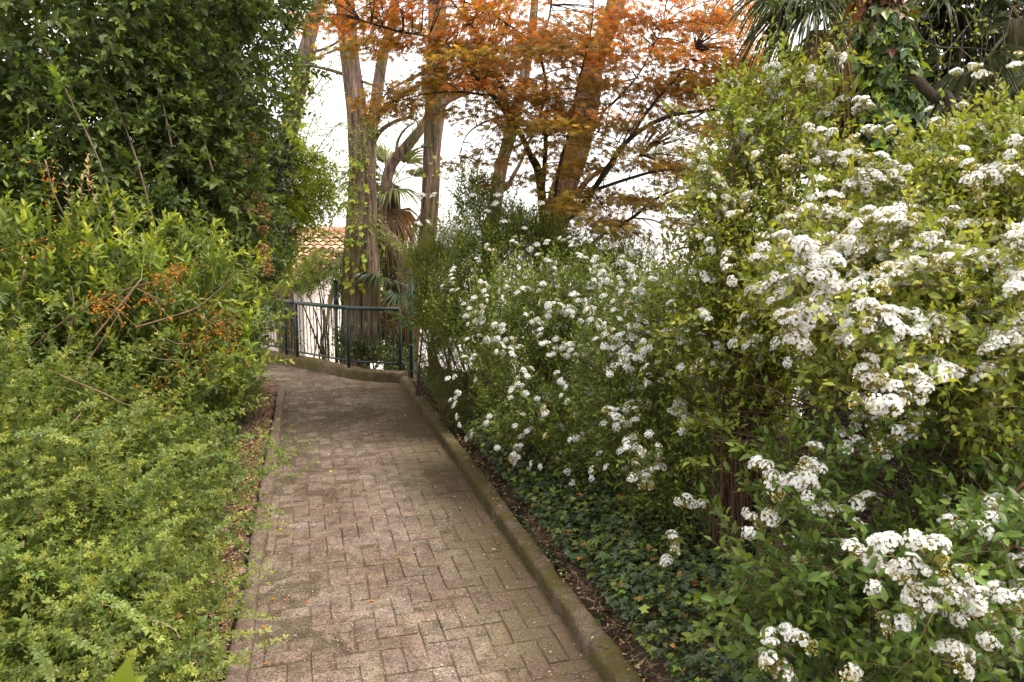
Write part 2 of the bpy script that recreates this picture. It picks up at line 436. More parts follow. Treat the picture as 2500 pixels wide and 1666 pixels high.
def build_path():
    rng = R(3)
    ang = math.atan2(U[1], U[0]) - PI / 2
    org = np.array([LN[0], LN[1], 0.0])                 # local x = to the right, y = along
    def loc(p): q = np.asarray(p)[:2] - org[:2]; return np.array([q @ V2, q @ U])
    wid = float((RN[:2] - LN[:2]) @ V2)
    Lr = loc(RC)[1]; Ll = loc(LE)[1]
    railL = [loc(p) for p in RAILP]
    mb = MB()
    cell = .1015; w = .003
    rx = np.array([p[0] for p in railL]); ry = np.array([p[1] for p in railL]); o = np.argsort(rx)
    def inside(x, y):
        if x > wid + .06: return False
        if x > -.06 and y < Ll + .02: return True
        return y < np.interp(x, rx[o], ry[o]) + .06 and y > Ll + .05 + max(0, -x) * -.0 and (x > -.1 or y > Ll + .0)
    I = range(int(-9 / cell), int((wid + .2) / cell) + 1)
    for i in I:
        for j in range(int(-6.5 / cell), int(14 / cell)):
            md = (i - j) % 4
            if md == 0: hx, hy = 1.0, .5; cx, cy = (i + 1) * cell, (j + .5) * cell
            elif md == 3: hx, hy = .5, 1.0; cx, cy = (i + .5) * cell, (j + 1) * cell
            else: continue
            cx += -.04
            if not inside(cx, cy): continue
            ww = w * (1.5 - .6 * float(smooth(cy, .3, 3.5))); hx = hx * cell - ww * rng.uniform(.3, 1.2); hy = hy * cell - ww * rng.uniform(.3, 1.2)
            z = rng.normal(0, .0017); tx, ty = rng.normal(0, .011, 2); b = rng.uniform(.003, .007)
            c = np.array([.24, .184, .142]) * math.exp(rng.normal(0, .085)) * (1 + rng.normal(0, .018, 3))
            ro = rng.normal(0, .012)
            pts = []
            for (ins, zz) in ((0, -.03), (0, -.004), (b, 0)):
                for sx, sy in ((-1, -1), (1, -1), (1, 1), (-1, 1)):
                    x, y = sx * (hx - ins), sy * (hy - ins)
                    x, y = x - ro * y, y + ro * x
                    pts.append((cx + x + rng.normal(0, .0009), cy + y + rng.normal(0, .0009), z + zz + tx * x + ty * y))
            F = []
            for l in (0, 4):
                for k in range(4):
                    a0, a1 = l + k, l + (k + 1) % 4
                    F += [(a0, a1, a1 + 4), (a0, a1 + 4, a0 + 4)]
            F += [(8, 9, 10), (8, 10, 11)]
            mb.add(pts, F, c, 0)
    # sand bed between the bricks, gently uneven so that some joints are filled flush
    xs = np.arange(-9, wid + .1, .04); ys = np.arange(-6.5, 14, .04)
    X, Y = np.meshgrid(xs, ys)
    q = np.stack([X.ravel() * 2.3, Y.ravel() * 2.3, 0 * X.ravel()], 1) + 200
    Z = -.0052 + .012 * (vnoise(q, 4) - .5) + .006 * (vnoise(q * 4, 8) - .5) + .006 * (1 - smooth(X.ravel(), .1, .9)) * (vnoise(q * .7, 3) > .35) + .006 * smooth(Y.ravel(), 1.2, 5.0) - .0025 * (1 - smooth(Y.ravel(), .2, 2.0))
    Z = np.minimum(Z, .0015)
    nx = len(xs); idx = np.arange(X.size).reshape(X.shape)
    ok = (Y < np.interp(X, rx[o], ry[o]) + .1) & ((X > -.09) | (Y > Ll - .05))
    okf = (ok[:-1, :-1] & ok[1:, 1:] & ok[1:, :-1] & ok[:-1, 1:]).ravel()
    A, B, C2, D = [v.ravel()[okf] for v in (idx[:-1, :-1], idx[:-1, 1:], idx[1:, 1:], idx[1:, :-1])]
    mb.add(np.stack([X.ravel(), Y.ravel(), Z], 1), np.vstack([np.stack([A, B, C2], 1), np.stack([A, C2, D], 1)]), (.13, .1, .065), 1)
    ob = mb.build('path', [mat_brick(), mat_brick(True)])
    ob.location = org; ob.rotation_euler = (0, 0, ang)
    tag(ob, 'weathered brown brick path in a herringbone bond between two mossy kerbs', 'path', kind='structure')
build_path()

# ------------------------------------------------------------------ kerbs
def mat_kerb(mossy):
    m, nt, N = newmat('kerb_concrete')
    n1 = noise(nt, 5, 6, .7); n2 = noise(nt, 24, 6, .7); n3 = noise(nt, 85, 4, .75)
    c = ramp(nt, n2, [(.3, (.085, .06, .045)), (.5, (.2, .145, .11)), (.7, (.33, .26, .21))])
    c = mix(nt, ramp(nt, n3, [(.38, (.7, .7, .7)), (.52, (0, 0, 0))]), c, (.06, .042, .03))
    mm = math_(nt, 'ADD', math_(nt, 'MULTIPLY', n1, .6), math_(nt, 'MULTIPLY', n2, .4))
    c = mix(nt, ramp(nt, mm, [(.52 - mossy, (0, 0, 0)), (.6 - mossy, (.85, .85, .85))]), c, mix(nt, n3, (.04, .035, .01), (.14, .12, .028)))
    finish(nt, c, .95, math_(nt, 'ADD', n2, math_(nt, 'MULTIPLY', n3, .5)), .8, .012, spec=.1)
    return m
def kerb(name, line, width, h, side, mat, label, seed):
    P = np.asarray(line, float); n = len(P)
    T = nrm(np.gradient(P[:, :2], axis=0)); Nn = np.stack([T[:, 1], -T[:, 0]], 1) * side
    prof = [(0, -.08), (0, h * .35), (.003, h * .75), (.009, h * .94), (.025, h), (width * .5, h * 1.01), (width - .02, h), (width - .005, h * .92), (width, h * .6), (width, -.08)]
    V = np.array([[(*(P[i, :2] + Nn[i] * o), z) for o, z in prof] for i in range(n)])
    q = V.reshape(-1, 3)
    d = (vnoise(q * 9 + 100, seed) - .5) * .012 + (vnoise(q * 28 + 100, seed + 1) - .5) * .012 + (vnoise(q * 60 + 100, seed + 5) - .5) * .006 + (vnoise(q * 1.3 + 50, seed + 2) - .5) * .02
    q = q.copy(); q[:, 2] += np.where(q[:, 2] > 0, d * 1.0, 0)
    Ls = np.repeat(np.concatenate([[0], np.cumsum(np.linalg.norm(np.diff(P[:, :2], axis=0), axis=1))]), len(prof)); jd = np.abs((Ls + .17) % 1.0 - .5)
    q[:, 2] -= np.where(q[:, 2] > .02, .016 * np.exp(-(jd / .012) ** 2) + .03 * np.clip(vnoise(q * 14 + 77, seed + 6) - .82, 0, 1), 0)
    nn = np.repeat(Nn, len(prof), 0); s = np.tile([-1, -1, -1, -.8, -.3, 0, .3, .8, 1, 1], n)
    q[:, :2] += nn * (d * s)[:, None]
    k = len(prof); idx = np.arange(n * k).reshape(n, k)
    A, B, C2, D = idx[:-1, :-1].ravel(), idx[:-1, 1:].ravel(), idx[1:, 1:].ravel(), idx[1:, :-1].ravel()
    mb = MB(); mb.add(q, np.vstack([np.stack([A, B, C2], 1), np.stack([A, C2, D], 1)]))
    for e in (0, n - 1): mb.add(q.reshape(n, k, 3)[e], [(0, i, i + 1) for i in range(1, k - 1)])
    tag(mb.build(name, mat, smooth_=True), label, 'kerb', kind='structure')
def line2(a, b, n): return np.array([np.array([*a[:2], 0]) * (1 - t) + np.array([*b[:2], 0]) * t for t in np.linspace(0, 1, n)])
kerb('kerb', line2(RB, RC, 700), .115, .095, 1, mat_kerb(.085), 'raised mossy concrete kerb along the right edge of the path', 11)
kerb('kerb', line2(LB, LE, 600), .085, .05, -1, mat_kerb(-.02), 'low worn concrete kerb along the left edge of the path', 21)
kerb('kerb', np.vstack([spline(railbase, 260)]), .2, .14, 1, mat_kerb(.085), 'curved mossy concrete kerb under the green railing', 31)

# ------------------------------------------------------------------ litter, straw and fallen leaves
def litter():
    rng = R(8); mb = MB()
    n = 10000
    t = rng.uniform(-.5, 6.9, n); d = .1 + np.abs(rng.normal(0, .13, n)) * (.6 + .5 * np.sin(t * 1.3) ** 2)
    P = np.stack([LN[0] + U[0] * t - V2[0] * d, LN[1] + U[1] * t - V2[1] * d, np.zeros(n)], 1)
    P[:, 2] = np.maximum(gz(P[:, 0], P[:, 1]), np.where(d < .125, .062, .03)) + rng.uniform(.0, .022, n)
    pal = np.array([(.2, .11, .065), (.28, .17, .11), (.12, .07, .045), (.36, .25, .17), (.36, .19, .06)])
    a = rng.uniform(0, 2 * PI, n)
    X = np.stack([np.cos(a), np.sin(a), rng.normal(0, .25, n)], 1); N = np.stack([rng.normal(0, .4, n), rng.normal(0, .4, n), np.ones(n)], 1)
    place(mb, OV4, P, X, N, rng.uniform(.012, .032, n), pal[rng.integers(0, 5, n)] * np.exp(rng.normal(0, .25, (n, 1))))
    # right side: broken leaves between kerb and ivy, thinner
    n = 2600
    t = rng.uniform(-.5, 6.9, n); d = .03 + np.abs(rng.normal(0, .13, n))
    P = np.stack([RN[0] + U[0] * t + V2[0] * d, RN[1] + U[1] * t + V2[1] * d, np.zeros(n)], 1)
    P[:, 2] = np.where(d < .125, .105, np.maximum(gz(P[:, 0], P[:, 1]), .06) + .01) + rng.uniform(0, .012, n)
    k = (d > .14) | (rng.random(n) < .18)
    a = rng.uniform(0, 2 * PI, n); X = np.stack([np.cos(a), np.sin(a), rng.normal(0, .25, n)], 1); N = np.stack([rng.normal(0, .4, n), rng.normal(0, .4, n), np.ones(n)], 1)
    place(mb, OV4, P[k], X[k], N[k], rng.uniform(.01, .028, k.sum()), pal[rng.integers(0, 5, k.sum())] * np.exp(rng.normal(0, .25, (k.sum(), 1))))
    tag(mb.build('leaf_litter', M_TWIG), 'brown leaf litter lying along both kerbs of the path', 'leaf litter', kind='stuff')
    mb = MB()
    n = 430
    t = rng.uniform(-.3, 1.7, n); d = .13 + np.abs(rng.normal(.04, .07, n))
    P = np.stack([RN[0] + U[0] * t + V2[0] * d, RN[1] + U[1] * t + V2[1] * d, np.maximum(gz(RN[0] + U[0] * t + V2[0] * d, RN[1] + U[1] * t + V2[1] * d), .1) + rng.uniform(0, .03, n)], 1)
    a = rng.uniform(0, 2 * PI, n); X = np.stack([np.cos(a), np.sin(a), rng.normal(0, .15, n)], 1)
    blade = (np.array([[0, .018, 0], [0, -.018, 0], [.5, .014, .05], [.5, -.014, .05], [1, 0, 0]]), np.array([(0, 1, 3), (0, 3, 2), (2, 3, 4)]))
    place(mb, blade, P, X, np.tile([0, 0, 1.0], (n, 1)), rng.uniform(.04, .1, n), jit(rng, (.22, .145, .085), n, .3))
    tag(mb.build('dry_grass', M_TWIG), 'dry straw strewn beside the right kerb in the foreground', 'dry grass', kind='stuff')
    # crumbs on the bricks: too small to count
    mb = MB(); n = 2600
    t = rng.uniform(-.4, 7.2, n); d = rng.random(n) ** .8 * 1.48
    P = np.stack([LN[0] + U[0] * t + V2[0] * d, LN[1] + U[1] * t + V2[1] * d, np.full(n, .004)], 1)
    a = rng.uniform(0, 2 * PI, n); X = np.stack([np.cos(a), np.sin(a), rng.normal(0, .1, n)], 1)
    pal2 = np.array([(.4, .34, .26), (.5, .45, .36), (.2, .1, .05), (.12, .08, .05), (.45, .2, .05)])
    place(mb, OV4, P, X, np.tile([0, 0, 1.0], (n, 1)) + rng.normal(0, .3, (n, 3)), rng.uniform(.005, .017, n), pal2[rng.integers(0, 5, n)])
    tag(mb.build('path_crumbs', M_TWIG), 'tiny pale petals and crumbs strewn over the bricks', 'debris', kind='stuff')
    spots = [(809, 1149, .05, 0), (682, 1295, .04, 0), (895, 1061, .035, 0), (672, 1463, .03, 1), (695, 1463, .02, 1), (758, 1470, .025, 1), (902, 1466, .03, 1), (650, 1532, .03, 1), (654, 1618, .02, 1), (975, 1359, .025, 1), (1033, 1075, .03, 2), (762, 974, .04, 2), (847, 984, .035, 2), (990, 1015, .03, 2), (1113, 1213, .03, 2), (1200, 1340, .03, 2), (800, 1110, .02, 2), (920, 1035, .03, 2), (768, 1018, .03, 2), (705, 1000, .03, 2), (1060, 1190, .02, 1), (980, 1305, .02, 2)]
    lab = ['butter yellow leaf lying flat on the far bricks', 'tiny orange petal lying on the bricks near the left kerb', 'small cream petal lying on the brick path']
    nm = ['fallen_leaf', 'fallen_petal', 'fallen_petal']
    cc = [(.62, .42, .06), (.7, .27, .02), (.6, .5, .38)]
    for (px, py, s, k) in spots:
        p = G(px, py, .006); mb = MB()
        a = rng.uniform(0, 6.28)
        place(mb, OVATE, p[None], np.array([[math.cos(a), math.sin(a), .05]]), np.array([[.1, -.1, 1.0]]), [s], jit(rng, cc[k], 1, .1))
        o = mb.build(nm[k], M_LEAF, origin=p)
        tag(o, lab[k], 'leaf' if k == 0 else 'petal', ['yellow leaves on the path', 'orange petals on the path', 'cream petals on the path'][k])
litter()

# ------------------------------------------------------------------ railing and fence posts
def mat_paint(name, c):
    m, nt, N = newmat(name)
    n1 = noise(nt, 14, 4); n2 = noise(nt, 120, 3)
    cc = mix(nt, ramp(nt, n1, [(.5, (0, 0, 0)), (.75, (.5, .5, .5))]), c, tuple(x * 1.9 + .02 for x in c))
    finish(nt, cc, ramp(nt, n1, [(.3, (.35, .35, .35)), (.7, (.6, .6, .6))]), n2, .15, .002, spec=.45)
    return m
M_RAIL = mat_paint('green_rail_paint', (.018, .036, .033))
M_POST = mat_paint('green_post_paint', (.014, .05, .04))
def build_rail():
    HT = .83
    pb = [G(978, 906.6, .13), G(852, 899, .13), G(727, 875, .13), G(700, 867.5, .13)]
    e = nrm(pb[3] - pb[1])
    pb += [pb[3] + e * 1.3, pb[3] + e * 2.6]
    t = thing('railing', pb[1], 'dark green metal railing bending along the kerb at the end of the path', 'railing')
    for p in pb:
        mb = MB(); tube(mb, [p - [0, 0, .02], p + [0, 0, HT]], .024, 10, mi=0); mb.build('post', M_RAIL, t, True)
    for a, b in zip(pb[:-1], pb[1:]):
        mb = MB(); tube(mb, [a + [0, 0, HT], b + [0, 0, HT]], .028, 10); mb.build('top_rail', M_RAIL, t, True)
        mb = MB(); tube(mb, [a + [0, 0, .1], b + [0, 0, .1]], .014, 8); mb.build('bottom_rail', M_RAIL, t, True)
        L = np.linalg.norm(b - a); n = max(1, int(L / .088))
        if L < .35: n = 2
        for k in range(1, n):
            q = a + (b - a) * k / n
            mb = MB(); tube(mb, [q + [0, 0, .1], q + [0, 0, HT - .02]], .0062, 6); mb.build('baluster', M_RAIL, t, True)
    for (px, y0, y1, D, lab) in ((822, 688, 900, 10.9, 'tall green metal fence post standing behind the bend of the railing'), (1005, 672, 905, 10.0, 'tall green metal fence post beside the right end of the railing')):
        a = W(px, y1, D); b = W(px - 2, y0, D); a[2] = gz(a[0], a[1]) - .1
        b[0] = a[0] * .3 + b[0] * .7
        t2 = thing('fence_post', a, lab, 'fence post', 'green fence posts')
        mb = MB(); tube(mb, [a, b], .027, 10); mb.build('post', M_POST, t2, True)
        mb = MB(); tube(mb, [b, b + [0, 0, .02]], .033, 10); mb.build('cap', M_POST, t2, True)
        for zz in (.35, .8):
            c = a + (b - a) * zz; mb = MB(); tube(mb, [c - [0, 0, .03], c + [0, 0, .03]], .032, 10); mb.build('clamp', M_POST, t2, True)
    return pb, HT
RAILPOSTS, RAIL_H = build_rail()

# ------------------------------------------------------------------ house below the railing
def build_house():
    rng = R(5)
    m, nt, N = newmat('roof_tile'); a = N('ShaderNodeAttribute', attribute_name='col'); n1 = noise(nt, 3, 5); n2 = noise(nt, 30, 4)
    c = mix(nt, 1.0, a.outputs['Color'], ramp(nt, n1, [(.3, (.75, .72, .7)), (.7, (1.15, 1.15, 1.15))]), 'MULTIPLY')
    finish(nt, c, .85, n2, .3, spec=.2); MT = m
    m, nt, N = newmat('cream_render'); n1 = noise(nt, 1.4, 6, .6); n2 = noise(nt, 50, 3)
    finish(nt, ramp(nt, n1, [(.3, (.62, .54, .48)), (.7, (.75, .68, .62))]), .9, n2, .2, spec=.2); MW = m
    M_DK = mat_paint('verge_paint', (.06, .05, .05)); M_FR = mat_paint('window_frame_paint', (.35, .3, .26))
    m, nt, N = newmat('window_glass'); finish(nt, (.03, .035, .04), .08, spec=.6); MG = m
    e = W(748, 690, 14.0)                      # eave corner nearest the camera
    az = math.radians(165); r = np.array([math.cos(az), math.sin(az), 0]); q = np.array([math.cos(az - PI / 2), math.sin(az - PI / 2), 0])
    Lr, half, rise = 11.0, 2.5, .95
    z0 = -2.9; base = np.array([e[0], e[1], z0])
    t = thing('house', base, 'cream rendered house with a salmon tiled roof below the railing', 'house')
    # walls
    mb = MB(); Z = np.array([0, 0, 1.0]); ez = e[2]
    def pt(u, v, z): return np.array([e[0], e[1], 0]) + r * u + q * v + Z * z
    i_ = .18
    c8 = [pt(i_, i_, z0), pt(i_, 2 * half - i_, z0), pt(Lr - i_, 2 * half - i_, z0), pt(Lr - i_, i_, z0), pt(i_, i_, ez), pt(i_, 2 * half - i_, ez), pt(Lr - i_, 2 * half - i_, ez), pt(Lr - i_, i_, ez), pt(i_, half, ez + rise - .22), pt(Lr - i_, half, ez + rise - .22)]
    mb.add(c8, [(0, 1, 5), (0, 5, 4), (1, 2, 6), (1, 6, 5), (2, 3, 7), (2, 7, 6), (3, 0, 4), (3, 4, 7), (4, 5, 8), (7, 9, 6)])
    mb.build('wall', MW, t)
    # roof of overlapping tile courses
    mb = MB(); rows = 13; w = .2
    sl = math.hypot(half, rise)
    for side in (0, 1):
        for k in range(rows):
            f0, f1 = k / rows, (k + 1.12) / rows; f1 = min(f1, 1)
            for cidx in range(int(Lr / w)):
                u0 = cidx * w; us = np.linspace(u0, u0 + w * 1.0, 5)
                hgt = .045 * np.sin(np.linspace(0, PI, 5)) + rng.normal(0, .004)
                row = []
                for f, lift in ((f0, .05), (f1, .012)):
                    for uu, hh in zip(us, hgt):
                        v = f * half if side == 0 else 2 * half - f * half
                        row.append(pt(uu, v, ez - .02 + f * rise + lift + hh))
                F = []
                for s in range(4): F += [(s, s + 1, s + 6), (s, s + 6, s + 5)]
                mb.add(row, F, np.array([.56, .33, .235]) * math.exp(rng.normal(0, .14)) * (1 + rng.normal(0, .06, 3)))
    mb.add([pt(0, 0, ez - .03), pt(Lr, 0, ez - .03), pt(Lr, half, ez + rise - .03), pt(0, half, ez + rise - .03), pt(0, 2 * half, ez - .03), pt(Lr, 2 * half, ez - .03)], [(0, 1, 2), (0, 2, 3), (3, 2, 5), (3, 5, 4)], (.2, .1, .07))
    rf = mb.build('roof', MT, t)
    mb = MB(); tube(mb, [pt(0, half, ez + rise + .04), pt(Lr, half, ez + rise + .04)], .11, 10, (.48, .26, .19)); mb.build('ridge', MT, rf, True)
    mb = MB()
    for a_, b_ in ((0, 1), (2, 1)):
        A = pt(-.03, a_ * half, ez - .1); B = pt(-.03, half, ez + rise - .1)
        d = nrm(B - A); n = np.cross(d, r); box(mb, (A + B) / 2, (np.linalg.norm(B - A) / 2, .02, .08), np.array([d, r, n]))
    mb.build('verge_board', M_DK, rf)
    mb = MB(); tube(mb, [pt(-.02, -.06, ez - .06), pt(Lr, -.06, ez - .06)], .055, 8); mb.build('gutter', M_DK, rf, True)
    # windows in the long side and the gable
    def window(c, ax, nrm_):
        f = MB()
        for sx in (-1, 1): box(f, c + ax * sx * .5 + nrm_ * .01, (.05, .04, .65), np.array([ax, nrm_, Z]))
        for sz in (-1, 1): box(f, c + Z * sz * .62 + nrm_ * .012, (.45, .04, .05), np.array([ax, nrm_, Z]))
        box(f, c + nrm_ * .008, (.02, .03, .57), np.array([ax, nrm_, Z]))
        fo = f.build('window', M_FR, t)
        g = MB(); box(g, c + nrm_ * -.005, (.45, .012, .57), np.array([ax, nrm_, Z])); g.build('pane', MG, fo)
    window(pt(4.2, i_, -1.2), r, -q); window(pt(8.0, i_, -1.2), r, -q)
build_house()

# ------------------------------------------------------------------ trees behind the railing
def pxpath(pts, D0, D1=None):
    D1 = D0 if D1 is None else D1
    n = len(pts); return [W(x, y, D0 + (D1 - D0) * i / (n - 1)) for i, (x, y) in enumerate(pts)]

def cloud_leaves(mb, ctr, rad, n, rng, tpl, ls, col, young=None, yp=.0, up=.6):
    d = nrm(rng.normal(size=(n, 3))) * (rng.random((n, 1)) ** .4)
    P = np.asarray(ctr) + d * np.asarray(rad)
    X = rng.normal(size=(n, 3)) * [1, 1, .5] + [0, 0, -.2]; N = rng.normal(0, .5, (n, 3)) + [0, 0, up]
    c = jit(rng, col, n, .2, .1)
    if young is not None:
        k = rng.random(n) < yp; c[k] = jit(rng, young, k.sum(), .15, .08)
    place(mb, tpl, P, X, N, rng.uniform(.6, 1.2, n) * ls, c)

def twig_sprays(leaf, stem, starts, dirs, L, rng, tpl, ls, col, young, nodes=7, droop=-.25, per=1, youth=.6, srad=.003):
    grow(leaf, np.asarray(starts), np.asarray(dirs), L, nodes, tpl, ls, rng, per=per, bend=droop, col=col, young=young, youth=youth, stem=stem, scol=(.1, .08, .05), srad=srad, up=.5)

def tall_tree(name, label, path, radii, rng, mat, limbs_=(), crown=None, group='tall trees behind the railing', ridge=.24, sides=56, cat='tree', leafcol=(.09, .13, .03), young=(.3, .36, .05), sprays=30):
    P = [np.asarray(p) for p in path]
    b = P[0].copy(); b[2] = gz(b[0], b[1]) - .15
    if P[0][2] - b[2] > .1: P = [b] + P; radii = [radii[0] * 1.15] + list(radii)
    t = thing(name, P[0], label, cat, group)
    mb = MB(); tube(mb, spline(P, 70), radii, sides, ridge=ridge, seed=int(rng.integers(99))); mb.build('trunk', mat, t, True)
    leaf = MB(); st = MB(); ends = []
    for lp, lr in limbs_:
        m2 = MB(); sp = spline(lp, 30); tube(m2, sp, lr, 12 if lr[0] > .03 else 7, ridge=ridge * .6, seed=int(rng.integers(99)))
        m2.build('limb', mat, t, True); ends.append(sp)
    if crown is not None:
        c, rd, n = crown
        cen = np.asarray(c); src = spline(P, 20)[-4]
        for k in range(9):
            e = cen + rng.normal(0, .5, 3) * rd
            m2 = MB(); tube(m2, bez(src, (src + e) / 2 + [0, 0, .4], e, 9), [.045, .008], 6, (.11, .08, .055)); m2.build('limb', mat, t, True)
        Pn = cen + nrm(rng.normal(size=(n, 3))) * (rng.random((n, 1)) ** .4) * rd
        twig_sprays(leaf, st, Pn, rng.normal(size=(n, 3)) + [0, 0, -.1], rng.uniform(.3, .7, n), rng, OV4, .07, leafcol, young)
    if sprays and ends:
        S = []; Dd = []
        for sp in ends:
            for _ in range(max(2, sprays // len(ends))):
                i = rng.integers(6, 30); S.append(sp[i]); Dd.append(rng.normal(size=3) + [0, 0, .1])
        twig_sprays(leaf, st, S, Dd, rng.uniform(.3, .85, len(S)), rng, OV4, .045, leafcol, young, youth=1.0)
    if st.n: st.build('twigs', M_TWIG, t)
    if leaf.n: leaf.build('crown', M_LEAF, t)
    return t, P

def ivy_on(path, radii, n, rng, ls=.055, face=None, zr=(0, 1), off=.02, dark=(.025, .055, .02), bright=(.2, .3, .03), bp=.35, out=None):
    """leaves clinging round a trunk"""
    sp = spline(path, 80); T = nrm(np.gradient(sp, axis=0)); rr = np.interp(np.linspace(0, 1, 80), np.linspace(0, 1, len(radii)), radii)
    i = np.clip(((zr[0] + (zr[1] - zr[0]) * rng.random(n)) * 79).astype(int), 0, 79)
    A = nrm(np.cross(T[i], [0, 1.0, .01])); B = np.cross(T[i], A)
    if face is None: a = rng.uniform(0, 2 * PI, n)
    else: a = rng.normal(face[0], face[1], n)
    O = np.cos(a)[:, None] * A + np.sin(a)[:, None] * B
    P = sp[i] + O * (rr[i] + off * (0.3 + rng.random(n) ** 1.5 * 1.8))[:, None] + T[i] * rng.normal(0, .03, (n, 1))
    X = -T[i] * .8 + O * .35 + rng.normal(0, .4, (n, 3)); N = O + [0, 0, .35] + rng.normal(0, .3, (n, 3))
    c = jit(rng, dark, n, .25, .1); k = rng.random(n) < bp; c[k] = jit(rng, bright, k.sum(), .2, .1)
    mb = MB() if out is None else out
    place(mb, IVY, P, X, N, rng.uniform(.5, 1.2, n) * ls, c)
    return mb

rng = R(40)
pA = pxpath([(868, 880), (864, 760), (870, 640), (878, 520), (880, 383), (872, 287), (853, 153), (841, 0), (832, -250), (828, -600)], 11.0)
tA, PA = tall_tree('twin_trunk_tree', 'tall twin stemmed tree with furrowed bark and ivy behind the railing bend', pA, [.17, .16, .2, .19, .155, .125, .115, .11, .1, .06], rng, M_BARK,
    limbs_=[(pxpath([(905, 880), (904, 760), (900, 660), (898, 560), (895, 470), (897, 390), (905, 320), (914, 268), (925, 191), (940, 110), (960, 40), (990, -200)], 11.0), [.16, .15, .15, .14, .13, .11, .09, .085, .08, .07, .06, .03]),
            (pxpath([(912, 348), (925, 325), (945, 308), (975, 293), (1010, 285)], 11.0, 10.6), [.04, .02]),
            (pxpath([(922, 285), (950, 255), (990, 225), (1040, 200), (1085, 170)], 11.0, 10.6), [.045, .02]),
            (pxpath([(862, 190), (800, 170), (745, 160), (690, 165)], 11.0, 10.7), [.03, .012]),
            (pxpath([(875, 195), (900, 205), (930, 215), (960, 250)], 11.0, 11.3), [.02, .008]),
            (pxpath([(850, 110), (800, 130), (760, 145)], 11.0, 11.3), [.022, .006])],
    crown=((-2.3, 11.5, 8.2), (2.4, 2.0, 1.6), 260), sprays=80)
m = ivy_on(pxpath([(915, 880), (912, 760), (908, 660), (905, 560), (900, 470), (900, 400)], 11.0), [.16, .16, .15, .14, .12, .1], 900, rng, .075, (-1.1, .8), bp=.55, bright=(.17, .27, .05)); m.build('ivy', M_GLOSS, tA)
m = ivy_on(pxpath([(866, 700), (875, 560), (880, 383)], 11.0), [.2, .19, .16], 260, rng, .07, None, bp=.9, bright=(.3, .4, .05)); m.build('ivy', M_LEAF, tA)

pB = pxpath([(998, 905), (1005, 780), (1024, 660), (1043, 574), (1051, 459), (1056, 344), (1064, 191), (1067, 77), (1075, -250), (1080, -600)], 11.6)
tB, PB = tall_tree('tall_straight_tree', 'tall straight grey brown trunk to the right of the twin stemmed tree', pB, [.13, .12, .12, .13, .135, .135, .135, .13, .11, .06], rng, M_BARK,
    limbs_=[(pxpath([(1062, 160), (1010, 190), (960, 215), (925, 250)], 11.6, 11.2), [.03, .01]), (pxpath([(1070, 255), (1115, 235), (1170, 195), (1230, 170)], 11.6, 12), [.05, .015])],
    crown=((-.9, 12, 8.6), (2.2, 2.0, 1.5), 220), sprays=40)
m = ivy_on(pxpath([(1043, 574), (1051, 459), (1056, 344)], 11.6), [.14, .14, .14], 60, rng, .06, None, bp=.8); m.build('ivy', M_LEAF, tB)

pC = pxpath([(957, 890), (967, 819), (984, 700), (988, 650), (972, 610), (935, 560), (930, 520), (941, 459), (956, 402), (994, 356), (1025, 318), (1042, 291), (1090, 247), (1140, 222), (1190, 190)], 12.0, 12.3)
tC, PC = tall_tree('crooked_tree', 'crooked leaning tree whose bare trunk bends across behind the straight trunk', pC, [.12, .11, .12, .12, .11, .095, .09, .085, .085, .08, .07, .06, .055, .045, .03], rng, M_BARK,
    limbs_=[(pxpath([(967, 390), (970, 350), (985, 320), (1010, 300)], 12.1), [.03, .012]), (pxpath([(985, 690), (1000, 620), (1010, 560), (1030, 520)], 12.0), [.05, .02]), (pxpath([(1000, 350), (1020, 310), (1015, 290), (1020, 270)], 12.1), [.02, .008]), (pxpath([(986, 660), (1012, 640), (1020, 648), (1030, 640)], 11.9), [.035, .02])], sprays=70, ridge=.12)

pD = pxpath([(690, 560), (698, 420), (707, 344), (723, 264), (746, 130), (780, 0), (820, -150), (880, -420)], 13.2)
tD, PD = tall_tree('leaning_tree', 'leaning tall trunk with bright climbing leaves beside the left hedge top', pD, [.15, .13, .125, .12, .115, .1, .09, .05], rng, M_BARK,
    limbs_=[(pxpath([(748, 130), (790, 120), (830, 100), (850, 85)], 13.2), [.03, .012]), (pxpath([(760, 90), (740, 50), (700, 20)], 13.2), [.025, .01])], crown=((-3.6, 13, 9), (2, 1.8, 1.4), 160), sprays=36)
m = ivy_on(pxpath([(698, 420), (707, 344), (723, 264), (746, 130)], 13.2), [.13, .125, .12, .115], 420, rng, .085, None, bp=.85, bright=(.26, .36, .04), off=.05); m.build('ivy', M_LEAF, tD)

pE = pxpath([(1195, 620), (1205, 530), (1213, 478), (1224, 402), (1251, 306), (1278, 191), (1300, 60), (1320, -200)], 11.0)
tE, PE = tall_tree('forked_tree', 'forked brown trunk rising from the white flowering bushes left of the maple', pE, [.1, .095, .09, .095, .09, .07, .055, .03], rng, M_BARK,
    limbs_=[(pxpath([(1215, 475), (1240, 452), (1258, 420), (1272, 395), (1290, 350), (1310, 310)], 11), [.045, .03, .02]), (pxpath([(1255, 300), (1225, 240), (1200, 200)], 11), [.025, .01]), (pxpath([(1233, 370), (1275, 350), (1310, 300)], 11, 10.6), [.02, .01])], sprays=48)
pF = pxpath([(1345, 640), (1362, 530), (1375, 462), (1400, 380), (1430, 268), (1450, 150), (1500, 20), (1560, -250)], 10.4)
tF, PF = tall_tree('rusty_trunk_tree', 'thick rust brown trunk leaning right behind the red maple', pF, [.2, .175, .165, .155, .145, .135, .12, .07], rng, M_BARK3, limbs_=[(pxpath([(1405, 480), (1435, 440), (1470, 415), (1500, 400)], 10.2), [.045, .02]), (pxpath([(1440, 230), (1500, 205), (1560, 190)], 10.2), [.03, .01])], sprays=0)

